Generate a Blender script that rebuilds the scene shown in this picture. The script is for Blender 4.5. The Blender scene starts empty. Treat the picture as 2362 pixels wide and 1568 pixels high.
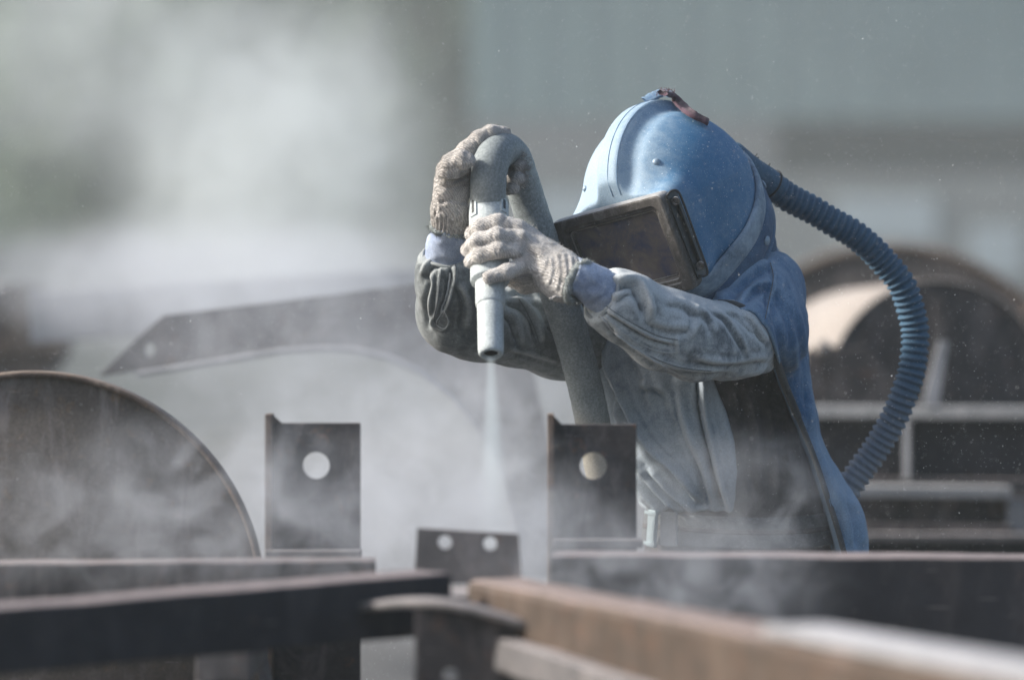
import bpy, bmesh, math, random
import numpy as np
from mathutils import Vector, Matrix, noise as mnoise
from mathutils.geometry import delaunay_2d_cdt

random.seed(7)
np.random.seed(7)
S = bpy.context.scene
COL = S.collection

# ---------------------------------------------------------------- camera, sky, sun, exposure
CAM_Z = 1.15
K = 36.0 / 150.0 / 2361.0            # metres across per metre away for one unit of the photo measure
cam_d = bpy.data.cameras.new('camera')
cam_d.lens = 150.0
cam_d.sensor_width = 36.0
cam_d.clip_end = 500.0
cam_d.clip_start = 0.05
cam = bpy.data.objects.new('camera', cam_d)
COL.objects.link(cam)
cam.location = (0, 0, CAM_Z)
cam.rotation_euler = (math.radians(90), 0, 0)
cam_d.dof.use_dof = True
cam_d.dof.focus_distance = 7.28
cam_d.dof.aperture_fstop = 2.0
cam_d.dof.aperture_blades = 0
S.camera = cam

SUN_AZ = math.radians(-93)           # from +Y (away from camera) towards -X (left)
SUN_EL = math.radians(33)
world = bpy.data.worlds.new('World')
S.world = world
world.use_nodes = True
wn = world.node_tree
wn.nodes.clear()
sky = wn.nodes.new('ShaderNodeTexSky')
sky.sky_type = 'NISHITA'
sky.sun_disc = False
sky.sun_elevation = SUN_EL
sky.sun_rotation = SUN_AZ
sky.dust_density = 3.0
bg = wn.nodes.new('ShaderNodeBackground')
bg.inputs['Strength'].default_value = 0.115
wo = wn.nodes.new('ShaderNodeOutputWorld')
wn.links.new(sky.outputs[0], bg.inputs[0])
wn.links.new(bg.outputs[0], wo.inputs[0])

sun_d = bpy.data.lights.new('sun', 'SUN')
sun_d.energy = 4.2
sun_d.angle = math.radians(6)
sun_d.color = (1.0, 0.955, 0.87)
sun = bpy.data.objects.new('sun', sun_d)
COL.objects.link(sun)
sdir = Vector((math.sin(SUN_AZ) * math.cos(SUN_EL), math.cos(SUN_AZ) * math.cos(SUN_EL), math.sin(SUN_EL)))
sun.rotation_euler = sdir.to_track_quat('Z', 'Y').to_euler()
sun.location = (-6, 10, 12)

S.view_settings.view_transform = 'Standard'
S.view_settings.look = 'None'
S.view_settings.exposure = 0.78
S.view_settings.gamma = 1.0
S.view_settings.use_curve_mapping = False
S.render.engine = 'CYCLES'
cy = S.cycles
cy.use_denoising = True
cy.max_bounces = 6
cy.diffuse_bounces = 3
cy.glossy_bounces = 3
cy.transmission_bounces = 4
cy.volume_bounces = 1
cy.transparent_max_bounces = 12
cy.volume_step_rate = 1.0
cy.volume_max_steps = 96
cy.caustics_reflective = False
cy.caustics_refractive = False
cy.sample_clamp_indirect = 4.0


# ---------------------------------------------------------------- helpers
def P(px, py, y):
    """a point seen at (px, py) of the photo (2361 wide), y metres away"""
    return Vector(((px - 1180.5) * K * y, y, CAM_Z - (py - 784.0) * K * y))


def A(*p):
    return np.array(P(*p))


def tag(o, label=None, cat=None, group=None, kind=None):
    if label: o['label'] = label
    if cat: o['category'] = cat
    if group: o['group'] = group
    if kind: o['kind'] = kind
    return o


def link_mesh(name, me, m=None, parent=None, smooth=False):
    o = bpy.data.objects.new(name, me)
    COL.objects.link(o)
    if m is not None and not me.materials:
        me.materials.append(m)
    if parent is not None:
        o.parent = parent
        o.matrix_parent_inverse = parent_world(parent).inverted()
    if smooth:
        me.polygons.foreach_set('use_smooth', [True] * len(me.polygons))
    return o


def parent_world(o):
    m = o.matrix_basis.copy()
    while o.parent:
        m = o.parent.matrix_basis @ (o.matrix_parent_inverse @ m) if False else o.parent.matrix_basis @ o.matrix_parent_inverse @ m
        o = o.parent
    return m


def obj(name, bm, m=None, parent=None, smooth=False):
    me = bpy.data.meshes.new(name)
    bm.to_mesh(me)
    bm.free()
    return link_mesh(name, me, m, parent, smooth)


def empty(name, loc):
    o = bpy.data.objects.new(name, None)
    COL.objects.link(o)
    o.location = loc
    o.empty_display_size = 0.1
    return o


def from_arrays(name, verts, faces, m=None, parent=None, smooth=True):
    me = bpy.data.meshes.new(name)
    verts = np.asarray(verts, dtype=np.float32)
    faces = np.asarray(faces, dtype=np.int32)
    n = faces.shape[1]
    me.vertices.add(len(verts))
    me.vertices.foreach_set('co', verts.ravel())
    me.loops.add(faces.size)
    me.loops.foreach_set('vertex_index', faces.ravel())
    me.polygons.add(len(faces))
    me.polygons.foreach_set('loop_start', np.arange(0, faces.size, n, dtype=np.int32))
    me.polygons.foreach_set('loop_total', np.full(len(faces), n, dtype=np.int32))
    me.update(calc_edges=True)
    me.validate()
    return link_mesh(name, me, m, parent, smooth)


# ---- materials
def nodes_mat(name):
    m = bpy.data.materials.new(name)
    m.use_nodes = True
    nt = m.node_tree
    b = nt.nodes['Principled BSDF']
    return m, nt, b


def N(nt, t, **kw):
    n = nt.nodes.new(t)
    for k, v in kw.items():
        setattr(n, k, v)
    return n


def ramp(nt, stops, src):
    r = nt.nodes.new('ShaderNodeValToRGB')
    e = r.color_ramp.elements
    while len(e) < len(stops):
        e.new(0.5)
    for i, (p, c) in enumerate(stops):
        e[i].position = p
        e[i].color = (c[0], c[1], c[2], 1) if hasattr(c, '__len__') else (c, c, c, 1)
    nt.links.new(src, r.inputs[0])
    return r


def noise_node(nt, coord, scale, detail=6, rough=0.6, dist=0.0):
    n = nt.nodes.new('ShaderNodeTexNoise')
    n.inputs['Scale'].default_value = scale
    n.inputs['Detail'].default_value = detail
    n.inputs['Roughness'].default_value = rough
    n.inputs['Distortion'].default_value = dist
    nt.links.new(coord, n.inputs['Vector'])
    return n


def mixc(nt, fac, a, b, mode='MIX'):
    n = nt.nodes.new('ShaderNodeMix')
    n.data_type = 'RGBA'
    n.blend_type = mode
    for s, v in ((n.inputs[0], fac), (n.inputs[6], a), (n.inputs[7], b)):
        if isinstance(v, (int, float)):
            s.default_value = v
        elif isinstance(v, (tuple, list)):
            s.default_value = (v[0], v[1], v[2], 1)
        else:
            nt.links.new(v, s)
    return n.outputs[2]


def mathn(nt, op, a, b=None, c=None, clamp=False):
    n = nt.nodes.new('ShaderNodeMath')
    n.operation = op
    n.use_clamp = clamp
    for i, v in enumerate((a, b, c)):
        if v is None: continue
        if isinstance(v, (int, float)):
            n.inputs[i].default_value = v
        else:
            nt.links.new(v, n.inputs[i])
    return n.outputs[0]


def maprange(nt, v, a, b, c=0.0, d=1.0, smooth=True):
    n = nt.nodes.new('ShaderNodeMapRange')
    n.interpolation_type = 'SMOOTHSTEP' if smooth else 'LINEAR'
    nt.links.new(v, n.inputs[0])
    for i, x in enumerate((a, b, c, d)):
        n.inputs[1 + i].default_value = x
    return n.outputs[0]


def bump(nt, b, h, strength, dist):
    n = nt.nodes.new('ShaderNodeBump')
    n.inputs['Strength'].default_value = strength
    n.inputs['Distance'].default_value = dist
    nt.links.new(h, n.inputs['Height'])
    nt.links.new(n.outputs[0], b.inputs['Normal'])
    return n


def steel(name, dark, light, rust, rust_amt=0.5, rough=0.75, dust=0.35, dustcol=(0.36, 0.33, 0.33), scale=1.0, facedust=0.3):
    """blasted / rusty steel: mottled base, rust blooms, powder lying on the upward faces"""
    m, nt, b = nodes_mat(name)
    tc = N(nt, 'ShaderNodeTexCoord')
    geo = N(nt, 'ShaderNodeNewGeometry')
    pos = geo.outputs['Position']
    n1 = noise_node(nt, pos, 9 * scale, 8, 0.65)
    n2 = noise_node(nt, pos, 34 * scale, 8, 0.7, 0.4)
    n3 = noise_node(nt, pos, 220 * scale, 4, 0.6)
    base = ramp(nt, [(0.3, dark), (0.72, light)], n1.outputs[0]).outputs[0]
    rm = maprange(nt, n2.outputs[0], 0.62 - 0.2 * rust_amt, 0.78 - 0.15 * rust_amt)
    c = mixc(nt, mathn(nt, 'MULTIPLY', rm, 0.8), base, rust)
    fine = maprange(nt, n3.outputs[0], 0.3, 0.7, 0.8, 1.2)
    fc = N(nt, 'ShaderNodeCombineColor')
    for i in range(3): nt.links.new(fine, fc.inputs[i])
    c = mixc(nt, 1.0, c, fc.outputs[0], 'MULTIPLY')
    sep = N(nt, 'ShaderNodeSeparateXYZ')
    nt.links.new(geo.outputs['Normal'], sep.inputs[0])
    up = maprange(nt, sep.outputs[2], 0.25, 0.95)
    dn = maprange(nt, n2.outputs[0], 0.25, 0.65, 0.45, 1.0)
    d = mathn(nt, 'MULTIPLY', mathn(nt, 'MULTIPLY', up, dn), dust)
    c = mixc(nt, d, c, dustcol)
    # powder clinging in blotches and runs on the upright faces
    mp = N(nt, 'ShaderNodeMapping')
    mp.inputs['Scale'].default_value = (1, 1, .35)
    nt.links.new(pos, mp.inputs[0])
    n4 = noise_node(nt, mp.outputs[0], 16 * scale, 9, 0.72, 0.8)
    c = mixc(nt, mathn(nt, 'MULTIPLY', maprange(nt, n4.outputs[0], 0.46, 0.68), facedust), c, dustcol)
    # bright scrapes
    mp2 = N(nt, 'ShaderNodeMapping')
    mp2.inputs['Rotation'].default_value = (.4, .7, .3)
    mp2.inputs['Scale'].default_value = (1, 1, 12)
    nt.links.new(pos, mp2.inputs[0])
    n5 = noise_node(nt, mp2.outputs[0], 22 * scale, 3, 0.5)
    c = mixc(nt, mathn(nt, 'MULTIPLY', maprange(nt, n5.outputs[0], 0.68, 0.74), .35), c, dustcol)
    nt.links.new(c, b.inputs['Base Color'])
    b.inputs['Roughness'].default_value = rough
    b.inputs['Metallic'].default_value = 0.15
    b.inputs['Specular IOR Level'].default_value = 0.35
    bump(nt, b, mathn(nt, 'ADD', n2.outputs[0], mathn(nt, 'MULTIPLY', n3.outputs[0], 0.4)), 0.35, 0.004)
    return m


def plain(name, col, rough=0.8, var=0.25, scale=20, bumpd=0.002, bumps=0.3, metallic=0.0, spec=0.4):
    m, nt, b = nodes_mat(name)
    geo = N(nt, 'ShaderNodeNewGeometry')
    n = noise_node(nt, geo.outputs['Position'], scale, 7, 0.65)
    lo = tuple(x * (1 - var) for x in col)
    hi = tuple(min(1, x * (1 + var)) for x in col)
    r = ramp(nt, [(0.3, lo), (0.7, hi)], n.outputs[0])
    nt.links.new(r.outputs[0], b.inputs['Base Color'])
    b.inputs['Roughness'].default_value = rough
    b.inputs['Metallic'].default_value = metallic
    b.inputs['Specular IOR Level'].default_value = spec
    if bumpd: bump(nt, b, n.outputs[0], bumps, bumpd)
    return m


# ---- plate, beam and pipe builders
def circle_pts(cx, cy, rx, ry=None, n=32):
    ry = ry or rx
    return [(cx + rx * math.cos(2 * math.pi * i / n), cy + ry * math.sin(2 * math.pi * i / n)) for i in range(n)]


def plate_bm(poly, y0, t, holes=(), bevel=0.0012):
    """upright plate: outline and holes in photo measure at distance y0, thickness t going away"""
    loops = [list(poly)] + [list(h) for h in holes]
    pts, faces_in = [], []
    for lp in loops:
        base = len(pts)
        pts += [Vector((p[0], p[1])) for p in lp]
        faces_in.append(list(range(base, base + len(lp))))
    vs, es, fs, _, _, _ = delaunay_2d_cdt(pts, [], faces_in, 0, 1e-5)
    # drop triangles inside holes
    def inside(p, lp):
        c = False
        j = len(lp) - 1
        for i in range(len(lp)):
            a, b2 = lp[i], lp[j]
            if (a[1] > p[1]) != (b2[1] > p[1]) and p[0] < (b2[0] - a[0]) * (p[1] - a[1]) / (b2[1] - a[1]) + a[0]:
                c = not c
            j = i
        return c
    bm = bmesh.new()
    bv = [bm.verts.new(P(v[0], v[1], y0)) for v in vs]
    for f in fs:
        c = sum((Vector((vs[i][0], vs[i][1])) for i in f), Vector((0, 0))) / len(f)
        if any(inside(c, h) for h in holes) or not inside(c, poly):
            continue
        try: bm.faces.new([bv[i] for i in f])
        except ValueError: pass
    for v in list(bm.verts):
        if not v.link_faces: bm.verts.remove(v)
    r = bmesh.ops.extrude_face_region(bm, geom=bm.faces[:])
    for e in r['geom']:
        if isinstance(e, bmesh.types.BMVert): e.co.y += t
    bmesh.ops.recalc_face_normals(bm, faces=bm.faces[:])
    if bevel:
        sharp = [e for e in bm.edges if len(e.link_faces) == 2 and e.calc_face_angle(0) > 1.0]
        try: bmesh.ops.bevel(bm, geom=sharp, offset=bevel, segments=2, affect='EDGES', profile=0.7)
        except Exception: pass
    return bm


def add_box(bm, lo, hi, mat=None, bevel=0.0):
    lo, hi = Vector(lo), Vector(hi)
    r = bmesh.ops.create_cube(bm, size=1.0)
    vs = r['verts']
    c, s = (lo + hi) / 2, hi - lo
    for v in vs:
        v.co = Vector((v.co.x * s.x + c.x, v.co.y * s.y + c.y, v.co.z * s.z + c.z))
    if bevel:
        es = list({e for v in vs for e in v.link_edges})
        g = bmesh.ops.bevel(bm, geom=es, offset=bevel, segments=2, affect='EDGES', profile=0.7)
        vs = list({v for f in g['faces'] for v in f.verts} | {v for v in vs if v.is_valid})
    if mat is not None:
        for v in vs:
            if v.is_valid: v.co = mat @ v.co
    return vs


def frame_along(p0, p1):
    """matrix whose X runs p0->p1, Z stays up"""
    p0, p1 = Vector(p0), Vector(p1)
    x = (p1 - p0).normalized()
    y = Vector((0, 0, 1)).cross(x).normalized()
    z = x.cross(y)
    m = Matrix((x, y, z)).transposed().to_4x4()
    m.translation = p0
    return m, (p1 - p0).length


def tube_mesh(path, radii, segs=20, closed_ends=True, up=Vector((0, 0, 1))):
    """swept tube; returns verts, quads (numpy)"""
    path = [Vector(p) for p in path]
    n = len(path)
    tang = []
    for i in range(n):
        a = path[max(0, i - 1)]
        b = path[min(n - 1, i + 1)]
        tang.append((b - a).normalized() if (b - a).length > 1e-9 else (tang[-1] if tang else Vector((0, 0, -1))))
    t0 = tang[0]
    nrm = (up - t0 * up.dot(t0))
    if nrm.length < 1e-3: nrm = Vector((0, 1, 0)) - t0 * t0.y
    nrm.normalize()
    V = []
    for i in range(n):
        t = tang[i]
        nrm = (nrm - t * nrm.dot(t)).normalized()
        bn = t.cross(nrm)
        r = radii[i] if hasattr(radii, '__len__') else radii
        for k in range(segs):
            a = 2 * math.pi * k / segs
            V.append(path[i] + nrm * (r * math.cos(a)) + bn * (r * math.sin(a)))
    F = []
    for i in range(n - 1):
        for k in range(segs):
            k2 = (k + 1) % segs
            F.append((i * segs + k, i * segs + k2, (i + 1) * segs + k2, (i + 1) * segs + k))
    bm = bmesh.new()
    bv = [bm.verts.new(v) for v in V]
    for f in F: bm.faces.new([bv[j] for j in f])
    if closed_ends:
        bm.faces.new(bv[:segs][::-1])
        bm.faces.new(bv[-segs:])
    bmesh.ops.recalc_face_normals(bm, faces=bm.faces[:])
    return bm


def smooth_path(pts, n):
    """Catmull-Rom through pts, n samples, roughly even"""
    p = [np.array(q, float) for q in pts]
    p = [2 * p[0] - p[1]] + p + [2 * p[-1] - p[-2]]
    out = []
    segs = len(p) - 3
    M = 24
    for i in range(segs):
        a, b, c, d = p[i:i + 4]
        for k in range(M):
            t = k / M
            out.append(0.5 * ((2 * b) + (-a + c) * t + (2 * a - 5 * b + 4 * c - d) * t * t + (-a + 3 * b - 3 * c + d) * t ** 3))
    out.append(p[-2])
    out = np.array(out)
    L = np.concatenate([[0], np.cumsum(np.linalg.norm(np.diff(out[:, :3], axis=0), axis=1))])
    s = np.linspace(0, L[-1], n)
    return np.stack([np.interp(s, L, out[:, j]) for j in range(out.shape[1])], axis=1), L[-1]

# ---------------------------------------------------------------- materials of the yard
M = {}
M['steel_dark'] = steel('blasted dark steel', (0.022, 0.020, 0.023), (0.060, 0.054, 0.056), (0.15, 0.075, 0.045), 0.35, dust=0.6, dustcol=(0.36, 0.31, 0.30))
M['steel_blue'] = steel('blue black mill steel', (0.006, 0.007, 0.012), (0.022, 0.024, 0.032), (0.10, 0.055, 0.045), 0.1, facedust=.06, dust=0.7, dustcol=(0.34, 0.285, 0.28))
M['steel_mid'] = steel('grey blasted steel', (0.07, 0.068, 0.072), (0.15, 0.14, 0.14), (0.16, 0.09, 0.06), 0.3, dust=0.7)
M['rust'] = steel('orange rusty steel', (0.035, 0.026, 0.020), (0.085, 0.060, 0.044), (0.105, 0.055, 0.034), 0.6, facedust=.10, dust=0.7, dustcol=(0.36, 0.29, 0.27))
M['rust_brown'] = steel('brown rusty steel', (0.07, 0.052, 0.045), (0.13, 0.10, 0.085), (0.20, 0.11, 0.06), 0.5, dust=0.5, dustcol=(0.42, 0.34, 0.28))
M['primer'] = steel('pale primed steel', (0.27, 0.235, 0.215), (0.38, 0.34, 0.31), (0.30, 0.18, 0.12), 0.05, dust=0.3, dustcol=(0.40, 0.36, 0.33))
M['pale'] = steel('pale grey steel', (0.20, 0.205, 0.22), (0.33, 0.335, 0.35), (0.22, 0.16, 0.14), 0.05, dust=0.6, dustcol=(0.6, 0.58, 0.6))
M['pale_lit'] = steel('pale steel with lit flange tone', (0.15, 0.155, 0.165), (0.25, 0.255, 0.265), (0.3, 0.2, 0.15), 0.05, dust=0.6, dustcol=(0.42, 0.42, 0.42))  # pale tone puts the light on the girders' top flanges into the colour
M['ground'] = plain('grey yard dust', (0.07, 0.07, 0.072), 0.95, 0.35, 3.0, 0.02, 0.6)
M['cladding'] = plain('pale blue green cladding', (0.19, 0.265, 0.265), 0.6, 0.12, 0.6, 0, 0)
M['conc'] = plain('concrete wall', (0.20, 0.205, 0.20), 0.9, 0.2, 1.0, 0.01, 0.3)
M['opening'] = plain('dark opening', (0.03, 0.035, 0.04), 0.8, 0.3, 1.0, 0, 0)
M['glass'] = plain('dusty window glass', (0.16, 0.22, 0.25), 0.25, 0.2, 1.0, 0, 0)
M['bark'] = plain('tree bark', (0.07, 0.055, 0.04), 0.9, 0.4, 12, 0.01, 0.6)

# ---------------------------------------------------------------- ground
bm = bmesh.new()
n = 60
R = 260.0
grid = {}
xs = np.concatenate([-np.geomspace(R, 1.5, n // 2), np.geomspace(1.5, R, n // 2)])
ys = np.concatenate([-np.geomspace(R, 1.5, n // 2), np.geomspace(1.5, R, n // 2)])
for i, x in enumerate(xs):
    for j, y in enumerate(ys):
        z = -0.02 - 0.03 * abs(mnoise.noise(Vector((x * 0.35, y * 0.35, 2)))) if abs(x) < 60 else -0.03
        grid[i, j] = bm.verts.new((x, y, z))
for i in range(len(xs) - 1):
    for j in range(len(ys) - 1):
        bm.faces.new((grid[i, j], grid[i + 1, j], grid[i + 1, j + 1], grid[i, j + 1]))
g = obj('ground', bm, M['ground'], smooth=True)
tag(g, kind='structure')

# ---------------------------------------------------------------- the shed behind (45 m away)
YB = 45.0
shed = empty('industrial_shed', (P(1085, 784, YB).x, YB, -0.02))
tag(shed, 'pale blue green industrial shed far behind the worker, dark opening along its side', 'building')
x0 = P(1085, 784, YB).x
x1 = x0 + 26
zt = lambda py: P(0, py, YB).z
bm = bmesh.new()
z_top = zt(-500)
zo1, zo0 = zt(275), zt(400)            # the dark opening on the right
xo = P(1790, 784, YB).x
# the wall pieces butt one another round the opening
add_box(bm, (x0, YB, zo1), (x1, YB + 12, z_top))
obj('upper_wall', bm, M['cladding'], shed)
bm = bmesh.new()
add_box(bm, (x0, YB, -0.1), (x1, YB + 12, zo0))
obj('lower_wall', bm, M['conc'], shed)
bm = bmesh.new()
add_box(bm, (x0, YB + 0.002, zo0), (xo, YB + 12, zo1))
obj('wall_panel', bm, plain('grey wall panel', (0.19, 0.19, 0.19), 0.8, 0.15, 0.8, 0, 0), shed)
bm = bmesh.new()
add_box(bm, (xo, YB + 1.2, zo0), (x1, YB + 12, zo1))
obj('opening', bm, M['opening'], shed)
# cladding ribs and the roof
mesh_rib = None
for i in range(52):
    x = x0 + 0.25 + i * 0.5
    if mesh_rib is None:
        bm = bmesh.new()
        add_box(bm, (-0.02, -0.02, zo1), (0.02, -0.002, z_top))
        o = obj('cladding_rib', bm, M['cladding'], None)
        mesh_rib = o.data
    else:
        o = bpy.data.objects.new('cladding_rib', mesh_rib)
        COL.objects.link(o)
    o.parent = shed
    o.matrix_parent_inverse = shed.matrix_basis.inverted()
    o.location = (x, YB, 0)
bm = bmesh.new()
add_box(bm, (x0 - 0.5, YB - 0.6, z_top), (x1 + 0.5, YB + 12.5, z_top + 0.35))
obj('roof', bm, M['pale'], shed)
# pale doors low on the wall
for (a, b, c, d) in ((1925, 2155, 455, 560), (2235, 2361, 520, 640), (1240, 1500, 440, 620)):
    bm = bmesh.new()
    pa, pb = P(a, c, YB), P(b, d, YB)
    add_box(bm, (pa.x, YB - 0.06, pb.z), (pb.x, YB - 0.003, pa.z))
    obj('loading_panel', bm, plain('white loading panel', (0.42, 0.48, 0.50), 0.6, 0.1, 1, 0, 0), shed)

# a low concrete wall to the left, half lost in the dust
wall = empty('yard_wall', (-9, 52, 0))
tag(wall, 'low grey concrete yard wall far behind, under the trees at left', 'wall')
bm = bmesh.new()
add_box(bm, (-14, 52, -0.1), (x0 + 1.0, 52.3, 2.2))
obj('wall_body', bm, M['conc'], wall)
bm = bmesh.new()
add_box(bm, (-14.1, 51.94, 2.2), (x0 + 1.0, 52.36, 2.32))
obj('coping', bm, M['pale'], wall)


# ---------------------------------------------------------------- trees behind the wall
def leaf_mat(name, c1, c2):
    m, nt, b = nodes_mat(name)
    geo = N(nt, 'ShaderNodeNewGeometry')
    r = ramp(nt, [(0.0, c1), (1.0, c2)], geo.outputs['Random Per Island'])
    nt.links.new(r.outputs[0], b.inputs['Base Color'])
    b.inputs['Roughness'].default_value = 0.6
    return m


LEAF = [leaf_mat('dark leaves', (0.020, 0.040, 0.020), (0.06, 0.10, 0.05)),
        leaf_mat('mid green leaves', (0.035, 0.065, 0.030), (0.09, 0.14, 0.07))]


def tree(x, y, h, w, label, seed, mat):
    rng = np.random.RandomState(seed)
    t = empty('tree', (x, y, -0.02))
    tag(t, label, 'tree', 'trees behind the yard wall')
    path = [(x, y, -0.1), (x + 0.1 * w * rng.randn() * .3, y, h * 0.3), (x + .1, y, h * 0.6), (x, y, h * 0.85)]
    bm = tube_mesh(path, [0.16 * w * .4, 0.12 * w * .4, 0.07 * w * .4, 0.03], 10)
    tr = obj('trunk', bm, M['bark'], t, True)
    for k in range(7):
        a = rng.rand() * 6.28
        z0 = h * rng.uniform(0.3, 0.6)
        e = Vector((x + math.cos(a) * w * .38, y + math.sin(a) * w * .38, z0 + h * rng.uniform(.12, .3)))
        bm = tube_mesh([(x + .03, y, z0), ((x + e.x) / 2, (y + e.y) / 2, (z0 + e.z) / 2 + .1), e], [0.05 * w * .4, 0.035 * w * .4, 0.012], 7)
        obj('limb', bm, M['bark'], t, True)
    # crown: clumps of leaf faces
    V, F = [], []
    for c in range(46):
        d = rng.randn(3); d /= np.linalg.norm(d)
        rr = rng.uniform(0.35, 1.0) ** 0.6
        cc = np.array([x, y, h * 0.66]) + d * rr * np.array([w * .5, w * .5, h * .36])
        cr = rng.uniform(0.10, 0.2) * w
        for _ in range(120):
            d2 = rng.randn(3); d2 /= np.linalg.norm(d2)
            p = cc + d2 * cr * rng.uniform(0.5, 1.05)
            u = rng.randn(3); u /= np.linalg.norm(u)
            v = np.cross(u, rng.randn(3)); v /= np.linalg.norm(v)
            s = rng.uniform(.08, .15)
            i = len(V)
            V += [p - u * s, p - v * s * .5, p + u * s, p + v * s * .5]
            F.append((i, i + 1, i + 2, i + 3))
    o = from_arrays('crown', V, F, mat, t, smooth=False)
    return t


tree(-1.15, 54.2, 8.2, 3.4, 'dark green tree whose crown shows just left of the pale shed', 3, LEAF[0])
tree(-3.1, 55.5, 7.4, 3.2, 'mid green tree second to the left of the shed behind the dust', 5, LEAF[1])
tree(-5.6, 56.8, 8.6, 3.6, 'green tree at the far left edge behind the dust cloud', 9, LEAF[1])
tree(-1.9, 60.0, 9.4, 4.2, 'tall dark tree furthest back between the two left trees and the shed', 12, LEAF[0])


# wooded slope closing the view behind the trees
bm = bmesh.new()
gr_ = {}
for i in range(50):
    for j in range(12):
        x = -26 + i * 1.0; f = j / 11
        nz_ = mnoise.noise(Vector((x * .5, j * .9, 4)))
        gr_[i, j] = bm.verts.new((x, 63 + f * 5 + nz_ * 1.2, -.1 + 9.6 * f ** .8 + .8 * nz_ * f))
for i in range(49):
    for j in range(11):
        bm.faces.new((gr_[i, j], gr_[i + 1, j], gr_[i + 1, j + 1], gr_[i, j + 1]))
hl = obj('wooded_slope', bm, plain('distant foliage', (.05, .075, .045), .9, .5, 1.2, .1, .8), None, True)
tag(hl, kind='structure')

def box_beam(name, p0, p1, h, w, m, label, bevel=.004, cat='steel beam', parent=None):
    """hollow section with open ends, p0/p1 = middle of the top face"""
    mt, L = frame_along(p0, p1)
    e = parent or empty(name, Vector(p0) - Vector((0, 0, h)))
    if parent is None: tag(e, label, cat)
    t = .008
    bm = bmesh.new()
    outer = [(-w / 2 + bevel, 0), (w / 2 - bevel, 0), (w / 2 - bevel * .3, -bevel * .3), (w / 2, -bevel), (w / 2, -h + bevel), (w / 2 - bevel, -h), (-w / 2 + bevel, -h), (-w / 2, -h + bevel), (-w / 2, -bevel), (-w / 2 + bevel * .3, -bevel * .3)]
    inner = [(min(max(y, -w / 2 + t), w / 2 - t), min(max(z, -h + t), -t)) for y, z in outer]
    nseg = max(2, int(L / .03))
    rings = []
    for X in np.linspace(0, L, nseg):
        ring = []
        for (y, z) in outer:
            k = 0.0018 * mnoise.noise(Vector((X * 9 + z * 3, y * 11, z * 9 + h * 17)))
            ring.append(bm.verts.new(mt @ Vector((X, y + k, z + k))))
        rings.append(ring)
    ends = [[bm.verts.new(mt @ Vector((X, y, z))) for (y, z) in inner] for X in (0, L)]
    nO = len(outer)
    for a in range(nseg - 1):
        for k in range(nO):
            bm.faces.new((rings[a][k], rings[a][(k + 1) % nO], rings[a + 1][(k + 1) % nO], rings[a + 1][k]))
    for k in range(nO):
        k2 = (k + 1) % nO
        for q in ((rings[0][k], ends[0][k], ends[0][k2], rings[0][k2]), (rings[-1][k], rings[-1][k2], ends[1][k2], ends[1][k]), (ends[0][k], ends[1][k], ends[1][k2], ends[0][k2])):
            try: bm.faces.new(q)
            except ValueError: pass
    bmesh.ops.remove_doubles(bm, verts=[v for r_ in ends for v in r_], dist=1e-6)
    bmesh.ops.recalc_face_normals(bm, faces=bm.faces[:])
    obj('hollow_section', bm, m, e)
    return e, mt, L



# ---------------------------------------------------------------- steelwork behind the worker
def prism(name, poly, y0, t, m, parent=None, holes=(), bevel=0.0015):
    return obj(name, plate_bm(poly, y0, t, holes, bevel), m, parent)


# large arched gusset plate in the dust, left of the worker
gus = empty('gusset_plate', P(700, 1300, 9.0))
tag(gus, 'large grey arched steel plate with pointed left end, in the dust left of the worker', 'steel plate')
outer = [(228, 868), (300, 795), (378, 727), (600, 700), (800, 675), (975, 652), (1100, 660), (1180, 730), (1230, 860), (1262, 1000), (1290, 1180), (1300, 1330)]
inner = [(1200, 1330), (1185, 1180), (1150, 1060), (1100, 975), (1040, 905), (970, 850), (900, 818), (820, 800), (740, 797), (650, 803), (560, 818), (450, 836), (330, 855)]
prism('plate', outer + inner, 9.0, 0.025, M['steel_mid'], gus, holes=[circle_pts(345, 806, 12, 16, 20)])
# a stiffening rib following the inner arch, standing out from the plate
rib = [A(x, y, 9.0) for x, y in inner[::-1]]
V, F = [], []
for i, p in enumerate(rib):
    V += [p + np.array([0, -0.16, 0]), p + np.array([0, 0.03, 0]), p + np.array([0, 0.03, -0.012]), p + np.array([0, -0.16, -0.012])]
for i in range(len(rib) - 1):
    for k in range(4):
        F.append((4 * i + k, 4 * i + (k + 1) % 4, 4 * i + 4 + (k + 1) % 4, 4 * i + 4 + k))
V = np.array(V)
from_arrays('arch_flange', V, F, M['pale'], gus, smooth=False)


def ibeam(name, p0, p1, h, w, tf, tw, m, label=None, cat=None, parent=None, group=None, side=0, web_m=None):
    """I section (side 0) or channel (side 1 / -1) from p0 to p1 (centre of the top face)"""
    mt, L = frame_along(p0, p1)
    e = empty(name, Vector(p0) + Vector((0, 0, -h))) if parent is None else parent
    if parent is None: tag(e, label, cat, group)
    bm = bmesh.new()
    add_box(bm, (0, -w / 2, -tf), (L, w / 2, 0), mt, 0.002)
    obj('top_flange', bm, m, e)
    bm = bmesh.new()
    add_box(bm, (0, -w / 2, -h), (L, w / 2, -h + tf), mt, 0.002)
    obj('bottom_flange', bm, web_m or m, e)
    wy = 0 if side == 0 else side * (w / 2 - tw)
    bm = bmesh.new()
    add_box(bm, (0.001, wy - tw / 2, -h + tf), (L - 0.001, wy + tw / 2, -tf), mt)
    obj('web', bm, web_m or m, e)
    return e, mt, L


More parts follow.
